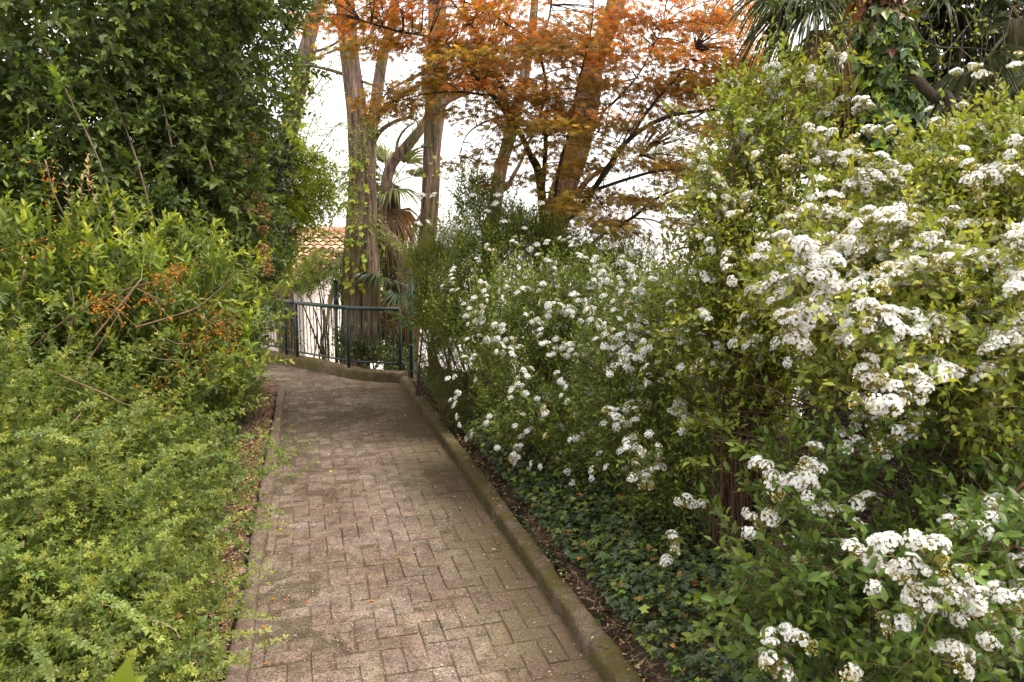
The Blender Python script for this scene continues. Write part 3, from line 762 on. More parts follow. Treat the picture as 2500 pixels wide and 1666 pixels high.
# ------------------------------------------------------------------ red maple
def build_maple():
    rng = R(61)
    b0 = W(1345, 640, 8.0); base = np.array([b0[0], b0[1], gz(b0[0], b0[1]) - .05])
    t = thing('red_maple', base, 'spreading red and olive leaved maple arching over the white flowering bushes', 'maple tree')
    tr = MB()
    tube(tr, spline([base, W(1340, 700, 8), W(1332, 600, 8), W(1326, 513, 8), W(1315, 421, 8), W(1297, 383, 7.9)], 40), [.07, .06, .055, .05, .045, .038], 20, ridge=.12)
    tr.build('trunk', M_BARK2, t, True)
    Br = [([(1297, 383), (1268, 322), (1239, 283), (1205, 235), (1174, 203), (1121, 134), (1052, 92), (975, 77), (880, 50)], 7.9, 6.9, .045),
          ([(1250, 300), (1235, 245), (1205, 165), (1167, 84), (1101, 0), (1060, -60)], 7.9, 7.6, .03),
          ([(1335, 650), (1372, 551), (1414, 513), (1445, 470), (1495, 394), (1544, 333), (1636, 283), (1766, 264), (1847, 230)], 8, 7.0, .055),
          ([(1544, 333), (1567, 291), (1606, 241), (1660, 180), (1700, 120)], 7.5, 7.4, .028),
          ([(1450, 465), (1537, 436), (1613, 417), (1732, 409), (1800, 380)], 7.8, 7.2, .028),
          ([(1360, 640), (1475, 574), (1544, 532), (1602, 486), (1674, 455), (1760, 450)], 8, 7.8, .035),
          ([(1320, 520), (1328, 421), (1332, 333), (1319, 283), (1334, 214), (1319, 115), (1342, 38), (1350, -60)], 8.1, 8.1, .04),
          ([(1345, 560), (1365, 413), (1391, 318), (1403, 249), (1412, 203), (1440, 90), (1450, 0)], 8.0, 7.4, .03),
          ([(1391, 318), (1453, 283), (1487, 260), (1560, 180), (1620, 60)], 7.7, 7.2, .022),
          ([(1239, 283), (1180, 300), (1140, 330), (1120, 380)], 7.9, 7.6, .018),
          ([(1205, 235), (1120, 225), (1040, 230), (960, 250)], 7.6, 7.4, .018),
          ([(1319, 115), (1240, 60), (1180, 20)], 8.1, 8.4, .02),
          ([(1332, 333), (1400, 310), (1480, 330), (1560, 380)], 8.1, 8.4, .018),
          ([(1544, 532), (1600, 540), (1650, 570), (1680, 600)], 7.8, 7.8, .012)]
    sk = []
    for pts, d0, d1, r in Br:
        sp = spline(pxpath(pts, d0, d1), 30); sk.append(sp)
        mb = MB(); tube(mb, sp, [r * .68, r * .5, r * .16], 10, ridge=.06); mb.build('branch', M_BARK2, t, True)
    # leaf sprays: flat, slightly drooping layers along and beyond the branches
    # silhouettes the layers fill (photo pixels), thinned out low in the crown
    zones = [((760, 1900), (-120, 60), 105), ((800, 1760), (40, 130), 74), ((1000, 1850), (110, 220), 82), ((1270, 1900), (200, 320), 60), ((900, 1060), (195, 275), 13), ((1120, 1330), (220, 330), 13), ((1110, 1330), (330, 450), 9),
             ((1340, 1800), (310, 420), 32), ((1360, 1760), (410, 500), 24), ((1450, 1720), (500, 600), 16), ((1370, 1420), (490, 520), 5), ((1760, 1960), (60, 450), 46), ((1700, 1960), (560, 720), 12)]
    leaf = MB(); tw = MB()
    allp = np.vstack(sk)
    for (xa, xb), (ya, yb), n in zones:
        for _ in range(n):
            px, py = rng.uniform(xa, xb), rng.uniform(ya, yb)
            if px < 850 and py > 90: continue
            if px > 1830 + (py - 0) * .5 and py < 200: continue
            D = rng.uniform(6.7, 9.2)
            c = W(px, py, D)
            rad = rng.uniform(.2, .42)
            out = nrm((c - base) * [1, 1, 0] + rng.normal(0, .3, 3) * [1, 1, 0])
            k = int(rng.uniform(40, 74) * (rad / .3) ** 1.4)
            a = rng.uniform(0, 2 * PI, k); rr = np.sqrt(rng.random(k)) * rad
            l = np.stack([np.cos(a) * rr, np.sin(a) * rr, rng.normal(0, .028, k)], 1)
            l[:, 2] -= .35 * (l @ out) * .5 + .25 * rr ** 2
            P = c + l
            X = l * [1, 1, 0] * .8 / rad + out * .6 + rng.normal(0, .35, (k, 3)) + [0, 0, -.25]
            N = np.array([0, 0, 1.0]) + rng.normal(0, .32, (k, 3)) + out * .25
            # redder high up and on the outside, olive bronze lower down
            h = np.clip((350 - py) / 400 + rng.normal(0, .22), 0, 1)
            hot = (1 - abs(px - 1400) / 1100)
            pal = [np.array((.15, .135, .034)), np.array((.215, .132, .032)), np.array((.33, .14, .03)), np.array((.39, .135, .03))]
            s = h * 2.2 * (0.35 + .65 * hot) + rng.uniform(-.15, .6) + (.5 if px < 1000 and py < 90 else 0)
            s = max(s, 0); i = int(min(s, 2.99)); f = min(s, 3) - i
            cc = pal[i] * (1 - f) + pal[min(i + 1, 3)] * f
            if rng.random() < .12: cc = np.array((.3, .22, .035))
            place(leaf, MAPLE, P, X, N, rng.uniform(.04, .072, k), jit(rng, cc, k, .25, .1))
            # twig from the nearest branch into the spray
            j = np.argmin(np.linalg.norm(allp - c, axis=1)); q = allp[j]
            if np.linalg.norm(q - c) < 1.6:
                tube(tw, bez(q, (q + c) / 2 + [0, 0, .08], c + out * rad * .5, 7), [.0075, .002], 4, (.035, .024, .018), cap=False)
    tw.build('twigs', M_TWIG, t)
    leaf.build('crown', M_MAPLE, t)
build_maple()

# ------------------------------------------------------------------ palms
def fan(mb, c, axis, normal, rad, rng, n=26, spread=2.6, col=(.05, .08, .025), droop=.35, w=.028, split=.45):
    ax = nrm(axis); nn = nrm(normal - ax * np.dot(normal, ax)); sd = np.cross(nn, ax)
    for k in range(n):
        a = (k / (n - 1) - .5) * spread + rng.normal(0, .03)
        d = math.cos(a) * ax + math.sin(a) * sd
        L = rad * (1 - .22 * abs(a / spread * 2) ** 2) * rng.uniform(.9, 1.08)
        s = nrm(np.cross(nn, d)); dz = droop * rng.uniform(.6, 1.5)
        pts = []
        for f, ww in ((0.06, .25), (.45, 1.0), (.75, .8), (1.0, .08)):
            p = c + d * L * f + nn * .04 * math.sin(f * 3) - np.array([0, 0, 1]) * dz * L * max(0, f - split) ** 1.6 * 1.8
            pts += [p + s * w * ww * rad + nn * .01, p, p - s * w * ww * rad + nn * .01]
        F = []
        for q in range(3):
            o = q * 3
            F += [(o, o + 1, o + 4), (o, o + 4, o + 3), (o + 1, o + 2, o + 5), (o + 1, o + 5, o + 4)]
        mb.add(pts, F, jit(rng, col, 1, .2, .08)[0])
def palm(name, label, crown, base, n, rad, pet, rng, col=(.05, .085, .025), trunk_r=.11, dead=6, elev=(-.5, 1.2), leafn=26, droop=.35, dirs=None, mat=M_GLOSS, seg_w=.028):
    base = np.asarray(base, float); crown = np.asarray(crown, float)
    t = thing(name, base, label, 'palm', 'fan palms')
    if np.linalg.norm(crown - base) > .3:
        mb = MB(); tube(mb, spline([base, (base + crown) / 2 + rng.normal(0, .03, 3), crown], 30), [trunk_r, trunk_r * 1.1, trunk_r], 22, ridge=.3); 
        mb.build('trunk', M_BARK2, t, True)
    for i in range(n + dead):
        if dirs is not None and i < len(dirs): d = nrm(np.asarray(dirs[i], float))
        else:
            az = rng.uniform(0, 2 * PI); el = rng.uniform(*elev) if i < n else rng.uniform(-1.4, -.9)
            d = np.array([math.cos(az) * math.cos(el), math.sin(az) * math.cos(el), math.sin(el)])
        isdead = i >= n
        e = crown + d * pet * rng.uniform(.75, 1.2) - np.array([0, 0, .1 * pet])
        nn = np.array([0, 0, 1.0]) - d * d[2] + rng.normal(0, .2, 3)
        mb = MB(); c = (.22, .14, .08) if isdead else col
        tube(mb, bez(crown, (crown + e) / 2 + [0, 0, .06], e, 7), [.012, .008], 5, c)
        fan(mb, e, d + [0, 0, -.15], nn, rad * rng.uniform(.85, 1.1), rng, leafn, 2.7, c, droop * (2.2 if isdead else 1), w=seg_w)
        mb.build('frond', mat, t)
    return t
rng = R(71)
c = W(955, 455, 12.8); palm('fan_palm', 'tall fan palm with pale grey green fronds between the tree trunks', c, (c[0], c[1], gz(c[0], c[1]) - .1), 11, .62, .42, rng, (.15, .18, .07), .14, 5, (-.3, 1.3))
c = W(905, 610, 13.2); palm('fan_palm', 'yellowing low fan palm behind the twin trunks in front of the house', W(850, 640, 13.0), (W(850, 650, 13.4)[0], 13.4, gz(W(850, 650, 13.4)[0], 13.4)), 9, .6, .4, rng, (.22, .2, .05), .12, 3, (-.4, .6))
c = W(965, 690, 11.4); palm('fan_palm', 'dark blue green fan palm at the foot of the straight trunk', c, (c[0], c[1], gz(c[0], c[1])), 8, .5, .35, rng, (.05, .085, .05), .09, 5, (-.6, .7))
c = W(1050, 830, 9.0); palm('palmetto', 'small bright green palm with strap fronds beside the right end of the railing', c - [0, 0, .1], (c[0], c[1], gz(c[0], c[1])), 12, .42, .34, rng, (.1, .16, .035), .04, 0, (.0, 1.35), 12, .3, seg_w=.04)
c = W(2085, -45, 5.6); palm('fan_palm', 'large dark fan palm behind the ivy covered trunk', c, (c[0], c[1], gz(c[0], c[1])), 15, .5, .44, rng, (.045, .065, .02), .12, 9, (-1.0, .7), 30, .5,
    dirs=[(-1, -.3, .25), (-.9, -.2, -.1), (-.9, .3, -.3), (-.5, -.6, -1), (-.2, -.6, -1.2), (-.7, .2, -.9), (.1, -.5, -1.3), (-1, .2, .6)])
c = W(2490, 60, 4.9); palm('fan_palm', 'dark fan palm with a drooping grey frond at the right edge', c, (c[0], c[1], gz(c[0], c[1])), 12, .58, .45, rng, (.06, .08, .03), .13, 7, (-1.1, .5), 30, .5, dirs=[(-.3, -.5, -1.0), (.1, -.5, -1.2), (-.7, -.4, -.5), (-.6, -.5, .2), (-.8, .1, -.9)])
c = W(2010, 560, 5.8); palm('fan_palm', 'young fan palm with thin dark fronds behind the tall white flowering bush', c, (c[0], c[1], gz(c[0], c[1])), 9, .55, .4, rng, (.07, .085, .03), .08, 4, (-.7, .8), 26, .3, dirs=[(-.9, -.3, .3), (-.8, -.3, -.2), (-.4, -.5, -.6)])

# ------------------------------------------------------------------ ivy clad trunk and broadleaf tree, top right
rng = R(81)
pI = pxpath([(2150, 640), (2156, 440), (2167, 344), (2175, 230), (2164, 115), (2144, 0), (2128, -160), (2120, -420)], 3.9)
tI, PI_ = tall_tree('ivy_covered_tree', 'thick trunk clad in glossy ivy with brown dead leaves high up', pI, [.075, .075, .08, .085, .085, .085, .08, .06], rng, M_BARK2,
    limbs_=[(pxpath([(2200, 190), (2240, 199), (2282, 240), (2309, 233), (2324, 262), (2335, 300), (2350, 345)], 3.8, 3.6), [.03, .026, .022, .018]), (pxpath([(2322, 258), (2350, 280), (2372, 320)], 3.65), [.014, .008]), (pxpath([(2297, 243), (2366, 249), (2412, 264), (2470, 302)], 3.7), [.009, .005]), (pxpath([(2170, -10), (2220, 50), (2270, 110), (2370, 118), (2430, 125)], 3.8), [.007, .003])], group='trees on the right', sprays=0, ridge=.1, sides=20)
m = ivy_on(pI[:7], [.075, .075, .08, .085, .085, .085, .08], 1500, rng, .062, None, zr=(.16, .78), off=.03, bp=.35, dark=(.055, .1, .036), bright=(.2, .29, .04)); m.build('ivy', M_GLOSS, tI)
m = ivy_on(pI[4:], [.085, .085, .08, .07], 260, rng, .065, None, zr=(0, 1), off=.025, bp=.0, dark=(.14, .065, .035)); m.build('dead_leaves', M_LEAF, tI)
leaf = MB(); st = MB()
S = np.array([W(rng.uniform(2080, 2480), rng.uniform(-30, 330), rng.uniform(3.7, 4.2)) for _ in range(75)])
twig_sprays(leaf, st, S, rng.normal(size=(75, 3)) * .7 + [0, 0, -1], rng.uniform(.15, .35, 75), rng, OV4, .034, (.11, .16, .025), (.3, .36, .05), 6, 0, youth=.9, srad=.0018)
st.build('twigs', M_TWIG, tI); leaf.build('hanging_sprays', M_LEAF, tI)

def broadleaf():
    rng = R(83)
    b = W(2330, 700, 5.4); base = np.array([b[0], b[1], gz(b[0], b[1])])
    t = thing('evergreen_tree', base, 'dark broad leaved evergreen tree behind the ivy covered trunk', 'tree', 'trees on the right')
    lob = [(W(2330, 120, 5.4), (.75, .5, .8)), (W(2250, 330, 5.5), (.5, .4, .5)), (W(2430, 300, 5.2), (.5, .4, .6)), (W(2200, -60, 5.8), (.6, .5, .6)), (W(2480, -40, 5.4), (.7, .5, .7))]
    tr = MB(); tube(tr, spline([base, W(2330, 400, 5.5), W(2335, 120, 5.5)], 20), [.08, .06, .03], 14, ridge=.1); tr.build('trunk', M_BARK2, t, True)
    leaf = MB(); st = MB()
    bush(leaf, lob, 620, rng, (.25, .45), 8, OVATE, .095, stem=st, col=(.035, .055, .02), young=(.09, .12, .03), youth=.4, up=.4, bend=-.3, inner=.3, upw=.0, back=.8)
    limbs(st, base + [0, 0, 1.2], lob, rng, 14, .018)
    P, N = shell(lob, 60, rng, .5)
    grow(leaf, P, N + [0, 0, .3], .1, 4, LANCE, .06, rng, col=(.25, .09, .02), young=(.32, .12, .03), per=2)
    for _ in range(46):
        s = W(rng.uniform(2200, 2500), rng.uniform(-60, 200), rng.uniform(4.6, 5.6)); e = s + [rng.normal(0, .12), rng.normal(0, .1), -rng.uniform(.5, 1.3)]
        tube(st, bez(s, (s + e) / 2 + rng.normal(0, .08, 3), e, 7), .0035, 4, (.14, .115, .085), cap=False)
    st.build('twigs', M_TWIG, t); leaf.build('crown', M_GLOSS, t)
broadleaf()
def birch():
    rng = R(85)
    a = W(1900, -330, 4.6); t = thing('drooping_birch', (a[0] + .5, a[1] + 1.6, gz(a[0] + .5, a[1] + 1.6)), 'drooping fine leaved birch with twigs hanging into the top edge of the view', 'tree', 'trees on the right')
    base = np.array(t['org']); top = np.array([a[0] + .4, a[1] + .9, 4.6])
    tr = MB(); tube(tr, spline([base, (base + top) / 2 + [.05, 0, 0], top, top + [-.3, -.6, .6]], 24), [.05, .04, .03, .015], 12, ridge=.05); tr.build('trunk', M_BARK2, t, True)
    leaf = MB(); st = MB()
    for _ in range(34):
        px = rng.choice([rng.uniform(1730, 1960), rng.uniform(1960, 2120)]); yy = rng.uniform(5, 95) + (110 if px > 2010 else 0); D = rng.uniform(4.3, 5)
        e = W(px, yy, D); s = e + [rng.normal(0, .05), rng.normal(0, .05), rng.uniform(.55, 1.0)]
        tube(st, bez(top + [-.2, -.4, .4], (s + top) / 2 + [0, 0, .3], s, 6), [.006, .003], 4, (.06, .045, .035), cap=False)
        c = bez(s, (s + e) / 2 + rng.normal(0, .03, 3), e, 9); tube(st, c, .0015, 3, (.08, .06, .04), cap=False)
        n = 34; i = rng.integers(0, 9, n); P = c[i] + rng.normal(0, .025, (n, 3))
        place(leaf, OV4, P, rng.normal(0, .5, (n, 3)) + [0, 0, -.9], rng.normal(0, .7, (n, 3)) + [0, -.5, .3], rng.uniform(.018, .034, n), jit(rng, (.1, .15, .03), n, .25, .1))
    st.build('twigs', M_TWIG, t); leaf.build('crown', M_LEAF, t)
birch()

# ------------------------------------------------------------------ left hedge shrubs
def shrub(name, label, cat, base, lob, n, seed, group, mat=M_LEAF, limb=16, limb_r=.018, stems=True, extra=None, **kw):
    rng = R(seed); base = np.array([base[0], base[1], gz(base[0], base[1])])
    t = thing(name, base, label, cat, group); leaf = MB(); st = MB()
    bush(leaf, lob, n, rng, stem=st if stems else None, **kw)
    if limb: limbs(st, base, lob, rng, limb, limb_r)
    if extra: extra(t, leaf, st, rng)
    if st.n: st.build('branches', M_TWIG, t)
    leaf.build('foliage', mat, t)
    return t
HG = 'hedge shrubs on the left'
def LW(*a): return W(*a)
# tall dark mock orange filling the upper left
lob = [(LW(150, 330, 5.2), (1.1, .8, .9)), (LW(60, 40, 4.9), (1.2, .8, .9)), (LW(380, 120, 5.6), (1.0, .8, .8)), (LW(420, 430, 5.5), (.75, .65, .75)), (LW(180, 620, 5.0), (1.0, .7, .7)), (LW(560, 560, 6.0), (.45, .5, .55)), (LW(-250, 200, 4.6), (.8, .8, 1.3)), (LW(330, -170, 5.4), (1.5, .9, .8)), (LW(470, 760, 5.5), (.6, .6, .6)), (LW(250, 330, 6.3), (1.3, .6, 1.2)), (LW(0, 500, 5.8), (1.2, .6, 1.0)), (LW(250, 180, 7.0), (1.9, .6, 1.3))]
def ext_l4(t, leaf, st, rng):
    # arching outer canes with lighter young shoots
    for (pts, D) in (([(300, 640), (255, 430), (170, 240), (95, 90)], 4.3), ([(380, 560), (330, 380), (270, 230), (200, 110)], 4.6), ([(80, 620), (60, 440), (70, 300)], 4.3), ([(420, 360), (380, 180), (330, 60), (220, -20)], 4.8), ([(520, 420), (470, 260), (400, 130)], 5.0)):
        sp = spline(pxpath(pts, D), 22); tube(st, sp, [.006, .002], 5, (.17, .12, .08))
        k = 30; i = rng.integers(3, 22, k); grow(leaf, sp[i], rng.normal(size=(k, 3)) + [0, -.3, .5], rng.uniform(.08, .2, k), 5, OVATE, .05, rng, col=(.05, .095, .025), young=(.24, .34, .05), youth=.9, stem=st)
    P = np.array([W(x, y, d) for x, y, d in ((140, 215, 4.2), (95, 370, 4.0), (490, 600, 4.9), (370, 570, 4.6))])
    grow(leaf, P - [0, 0, .12], np.tile([0.05, -.1, 1.0], (4, 1)), .2, 7, OVATE, .075, rng, col=(.12, .2, .04), young=(.32, .4, .06), youth=.8, stem=st)
shrub('mock_orange', 'tall dark green shrub filling the upper left corner', 'shrub', (-3.6, 5.4), lob, 8200, 101, HG, L=(.16, .34), nodes=7, tpl=OVATE, ls=.068, col=(.052, .088, .034), young=(.22, .3, .055), youth=.8, up=.5, bend=-.25, limb=22, inner=.5, extra=ext_l4, upw=.35)
# very dark evergreen behind, top centre left
lob = [(LW(495, 40, 7.2), (.6, .7, .95)), (LW(465, 260, 6.8), (.56, .6, .8)), (LW(530, -220, 7.3), (.66, .7, .9)), (LW(450, -100, 7), (.85, .8, .9)), (LW(550, 340, 7.2), (.4, .5, .5))]
shrub('holm_oak', 'very dark narrow crowned evergreen tree above the hedge', 'tree', (-2.9, 7.3), lob, 2300, 103, HG, mat=M_GLOSS, L=(.15, .3), nodes=7, tpl=OV4, ls=.062, per=2, col=(.02, .032, .014), young=(.1, .1, .03), youth=.25, up=.25, bend=-.5, upw=0, inner=.4, rnd=.6, limb=12, limb_r=.03, wob=.35)
# viburnum with faded pink brown flower heads
def ext_vib(t, leaf, st, rng):
    for (px, py) in ((563, 365), (600, 375), (616, 400), (615, 475), (590, 480), (575, 490), (655, 505), (660, 530), (655, 560), (655, 605), (662, 630), (658, 650), (520, 410), (630, 335), (650, 640), (668, 665), (640, 480), (610, 500), (630, 520)):
        c = W(px - 12, py, 5.35 + rng.uniform(0, .3) + (.2 if px < 590 else 0)); mb = MB()
        n = 60; d = nrm(rng.normal(size=(n, 3)) + [0, -.3, .7]); P = c + d * [.04, .04, .026]
        for p in P[:14]: tube(mb, [c - [0, 0, .05], p], .0012, 3, (.2, .13, .07), cap=False)
        place(mb, leaf4(.45, .1, .1), P, d + rng.normal(0, .5, (n, 3)), d + rng.normal(0, .3, (n, 3)), rng.uniform(.008, .014, n), jit(rng, (.5, .28, .17), n, .2, .08))
        mb.build('flower_head', M_LEAF, t)
lob = [(LW(590, 560, 6.5), (.36, .42, .5)), (LW(600, 400, 6.6), (.42, .42, .5)), (LW(500, 690, 6.3), (.42, .42, .42)), (LW(600, 640, 6.7), (.2, .35, .4)), (LW(520, 500, 6.2), (.4, .4, .5))]
shrub('viburnum', 'dark viburnum with faded buff pink flower heads', 'shrub', (-3.05, 6.9), lob, 1500, 104, HG, mat=M_GLOSS, L=(.12, .24), nodes=6, tpl=OVATE, ls=.05, col=(.024, .042, .022), young=(.08, .1, .035), youth=.25, up=.5, bend=-.2, extra=ext_vib, inner=.5)
# bright green hawthorn hedge end
lob = [(LW(700, 440, 8.6), (.55, .6, .55)), (LW(745, 450, 9.0), (.42, .5, .45)), (LW(655, 580, 8.4), (.4, .5, .5)), (LW(600, 700, 8.2), (.32, .45, .45)), (LW(555, 800, 8.0), (.28, .4, .4)), (LW(600, 530, 8.3), (.5, .5, .7)), (LW(660, 370, 8.9), (.3, .4, .3))]
shrub('hornbeam', 'bright yellow green tree arching over the bend of the path', 'tree', (-3.5, 8.7), lob, 2900, 105, HG, L=(.14, .32), nodes=7, tpl=OV4, ls=.055, per=2, col=(.19, .27, .022), young=(.36, .44, .04), youth=.8, up=.65, bend=-.25, rnd=.55, inner=.3, upw=.1, wob=.5)
lob = [(LW(555, 870, 7.6), (.34, .4, .34)), (LW(530, 780, 7.3), (.36, .4, .42)), (LW(545, 960, 7.2), (.3, .42, .3)), (LW(595, 940, 8.0), (.2, .3, .28))]
shrub('boxwood', 'low fine leaved green shrub at the end of the left kerb', 'shrub', (-2.85, 7.5), lob, 2200, 106, HG, L=(.08, .2), nodes=7, tpl=OV4, ls=.03, per=2, col=(.09, .14, .02), young=(.2, .26, .03), youth=.5, up=.6, inner=.4, wob=.35)
# privet like shrub with yellow green shoot tips
def ext_priv(t, leaf, st, rng):
    P, N = shell([(LW(90, 740, 3.9), (.75, .5, .42)), (LW(330, 770, 4.2), (.6, .5, .42)), (LW(440, 820, 4.6), (.4, .45, .42))], 70, rng, .9, .1)
    grow(leaf, P, N * .6 + [.25, 0, .8] + rng.normal(0, .35, P.shape), rng.uniform(.25, .5, 70), 12, LANCE, .065, rng, col=(.08, .14, .03), young=(.34, .4, .05), youth=.9, stem=st, scol=(.2, .14, .06), srad=.0025, bend=-.2)
    tips = [(230, 570), (30, 560), (90, 590), (300, 600), (340, 620), (400, 620), (250, 630), (180, 600), (440, 640), (500, 590), (520, 640), (560, 660), (130, 640), (60, 690), (350, 670), (590, 710), (640, 730), (610, 800), (560, 880), (580, 850), (470, 700), (10, 640), (150, 680), (270, 690)]
    P = np.array([W(x, y + 45, rng.uniform(3.5, 4.1) + (.5 if x > 450 else 0)) for x, y in tips for _ in range(3)]) + rng.normal(0, .06, (len(tips) * 3, 3))
    D = np.tile([.1, -.15, 1.0], (len(P), 1)) + rng.normal(0, .3, (len(P), 3))
    grow(leaf, P, D, rng.uniform(.12, .24, len(P)), 7, LANCE, .075, rng, col=(.12, .2, .035), young=(.42, .48, .055), youth=1, stem=st, scol=(.2, .24, .05), srad=.002)
lob = [(LW(90, 740, 3.9), (.75, .5, .42)), (LW(330, 770, 4.2), (.6, .5, .42)), (LW(465, 800, 4.7), (.38, .45, .42)), (LW(-120, 760, 3.8), (.6, .5, .5)), (LW(200, 900, 3.9), (.8, .5, .35)), (LW(485, 900, 4.9), (.36, .4, .3)), (LW(430, 930, 4.5), (.4, .4, .3))]
shrub('privet', 'mid green shrub with yellow green shoot tips below the tall dark shrub', 'shrub', (-2.9, 4.5), lob, 2100, 107, HG, L=(.14, .36), nodes=8, tpl=LANCE, ls=.06, per=2, col=(.062, .11, .03), young=(.32, .4, .055), youth=.8, up=.55, extra=ext_priv, inner=.35, upw=.9, wob=.55)
# barberry: arching thorny canes hung with orange flowers
def barberry():
    rng = R(109); b = np.array([-2.35, 4.0, gz(-2.35, 4.0)])
    t = thing('barberry', b, 'orange flowering barberry with arching brown canes inside the left hedge', 'shrub', HG)
    st = MB(); leaf = MB()
    canes = [([(20, 1000), (80, 850), (220, 745), (330, 700), (420, 680), (450, 655)], 3.7, .006), ([(150, 1040), (165, 850), (180, 760), (175, 700)], 3.6, .007), ([(190, 960), (205, 860), (240, 770), (300, 720)], 3.9, .006), ([(60, 660), (30, 800), (25, 940)], 3.6, .005), ([(110, 390), (135, 480), (190, 590), (210, 640)], 4.2, .005),
             ([(225, 830), (330, 700), (345, 680)], 3.45, .005), ([(335, 705), (380, 728), (390, 740), (383, 765)], 3.45, .003), ([(330, 800), (430, 770), (490, 745), (575, 675), (610, 672)], 3.7, .005), ([(370, 795), (420, 835), (460, 840), (500, 838)], 3.7, .003), ([(120, 905), (250, 960), (300, 985), (330, 990)], 3.2, .004), ([(310, 845), (380, 875), (440, 878)], 3.5, .003), ([(150, 970), (250, 830), (330, 700)], 3.5, .005), ([(560, 760), (540, 830), (480, 900)], 4.2, .004)]
    for pts, D, r in canes:
        m2 = MB(); D *= .95; tube(m2, spline(pxpath(pts, D, D + .15), 20), [r, r * .4], 6, (.2, .13, .08) if r < .0055 else (.17, .1, .06)); m2.build('cane', M_TWIG, t, True)
    spots = [(420, 668, 14), (440, 660, 9), (385, 690, 7), (400, 695, 6), (280, 735, 8), (262, 755, 9), (285, 770, 8), (230, 755, 6), (240, 750, 5), (520, 795, 16), (545, 810, 12), (560, 800, 8), (470, 855, 10), (500, 850, 8), (480, 815, 7), (450, 825, 6), (395, 955, 9), (460, 900, 5), (500, 890, 5), (80, 610, 6), (100, 420, 5), (125, 460, 4), (130, 490, 3), (215, 605, 4), (540, 770, 6), (420, 700, 6), (365, 850, 4), (440, 910, 4), (360, 730, 4), (380, 740, 4), (480, 780, 5), (580, 860, 4), (395, 1030, 4), (380, 1050, 3)]
    for px, py, n in spots:
        c = W(px, py, 3.15 + rng.uniform(0, .25) + (.4 if px > 440 else 0)); mb = MB(); n *= 2
        P = c + rng.normal(0, [.05, .04, .04], (n, 3))
        for p in P[:n // 2]: tube(mb, [c + [0, 0, .03], p], .0009, 3, (.25, .16, .04), cap=False)
        for k in range(3):
            place(mb, leaf4(.4, .15, .1), P, nrm(rng.normal(size=(n, 3))), rng.normal(size=(n, 3)), rng.uniform(.006, .01, n), jit(rng, (.55, .2, .02), n, .2, .06))
        mb.build('flower_spray', M_LEAF, t)
    # a few silvery dry leafed twigs
    for (px, py) in ((215, 440), (190, 480), (235, 470), (175, 500), (170, 760), (160, 800), (150, 830)):
        p = W(px, py, 3.9); mb = MB()
        grow(mb, (p - [0, 0, .08])[None], np.array([[rng.normal(0, .2), -.1, 1]]), .2, 6, LN4, .05, rng, col=(.42, .36, .3), young=(.6, .56, .5), youth=.8, stem=mb, scol=(.2, .1, .06), srad=.002)
        mb.build('pale_twig', M_LEAF, t)
    i = rng.integers(0, len(spots), 60); P = np.array([W(spots[k][0], spots[k][1], 3.8) for k in i]) + rng.normal(0, .08, (60, 3))
    grow(leaf, P, rng.normal(size=(60, 3)), .1, 5, OV4, .024, rng, col=(.05, .09, .03), per=2, stem=st)
    st.build('twigs', M_TWIG, t); leaf.build('foliage', M_GLOSS, t)
barberry()
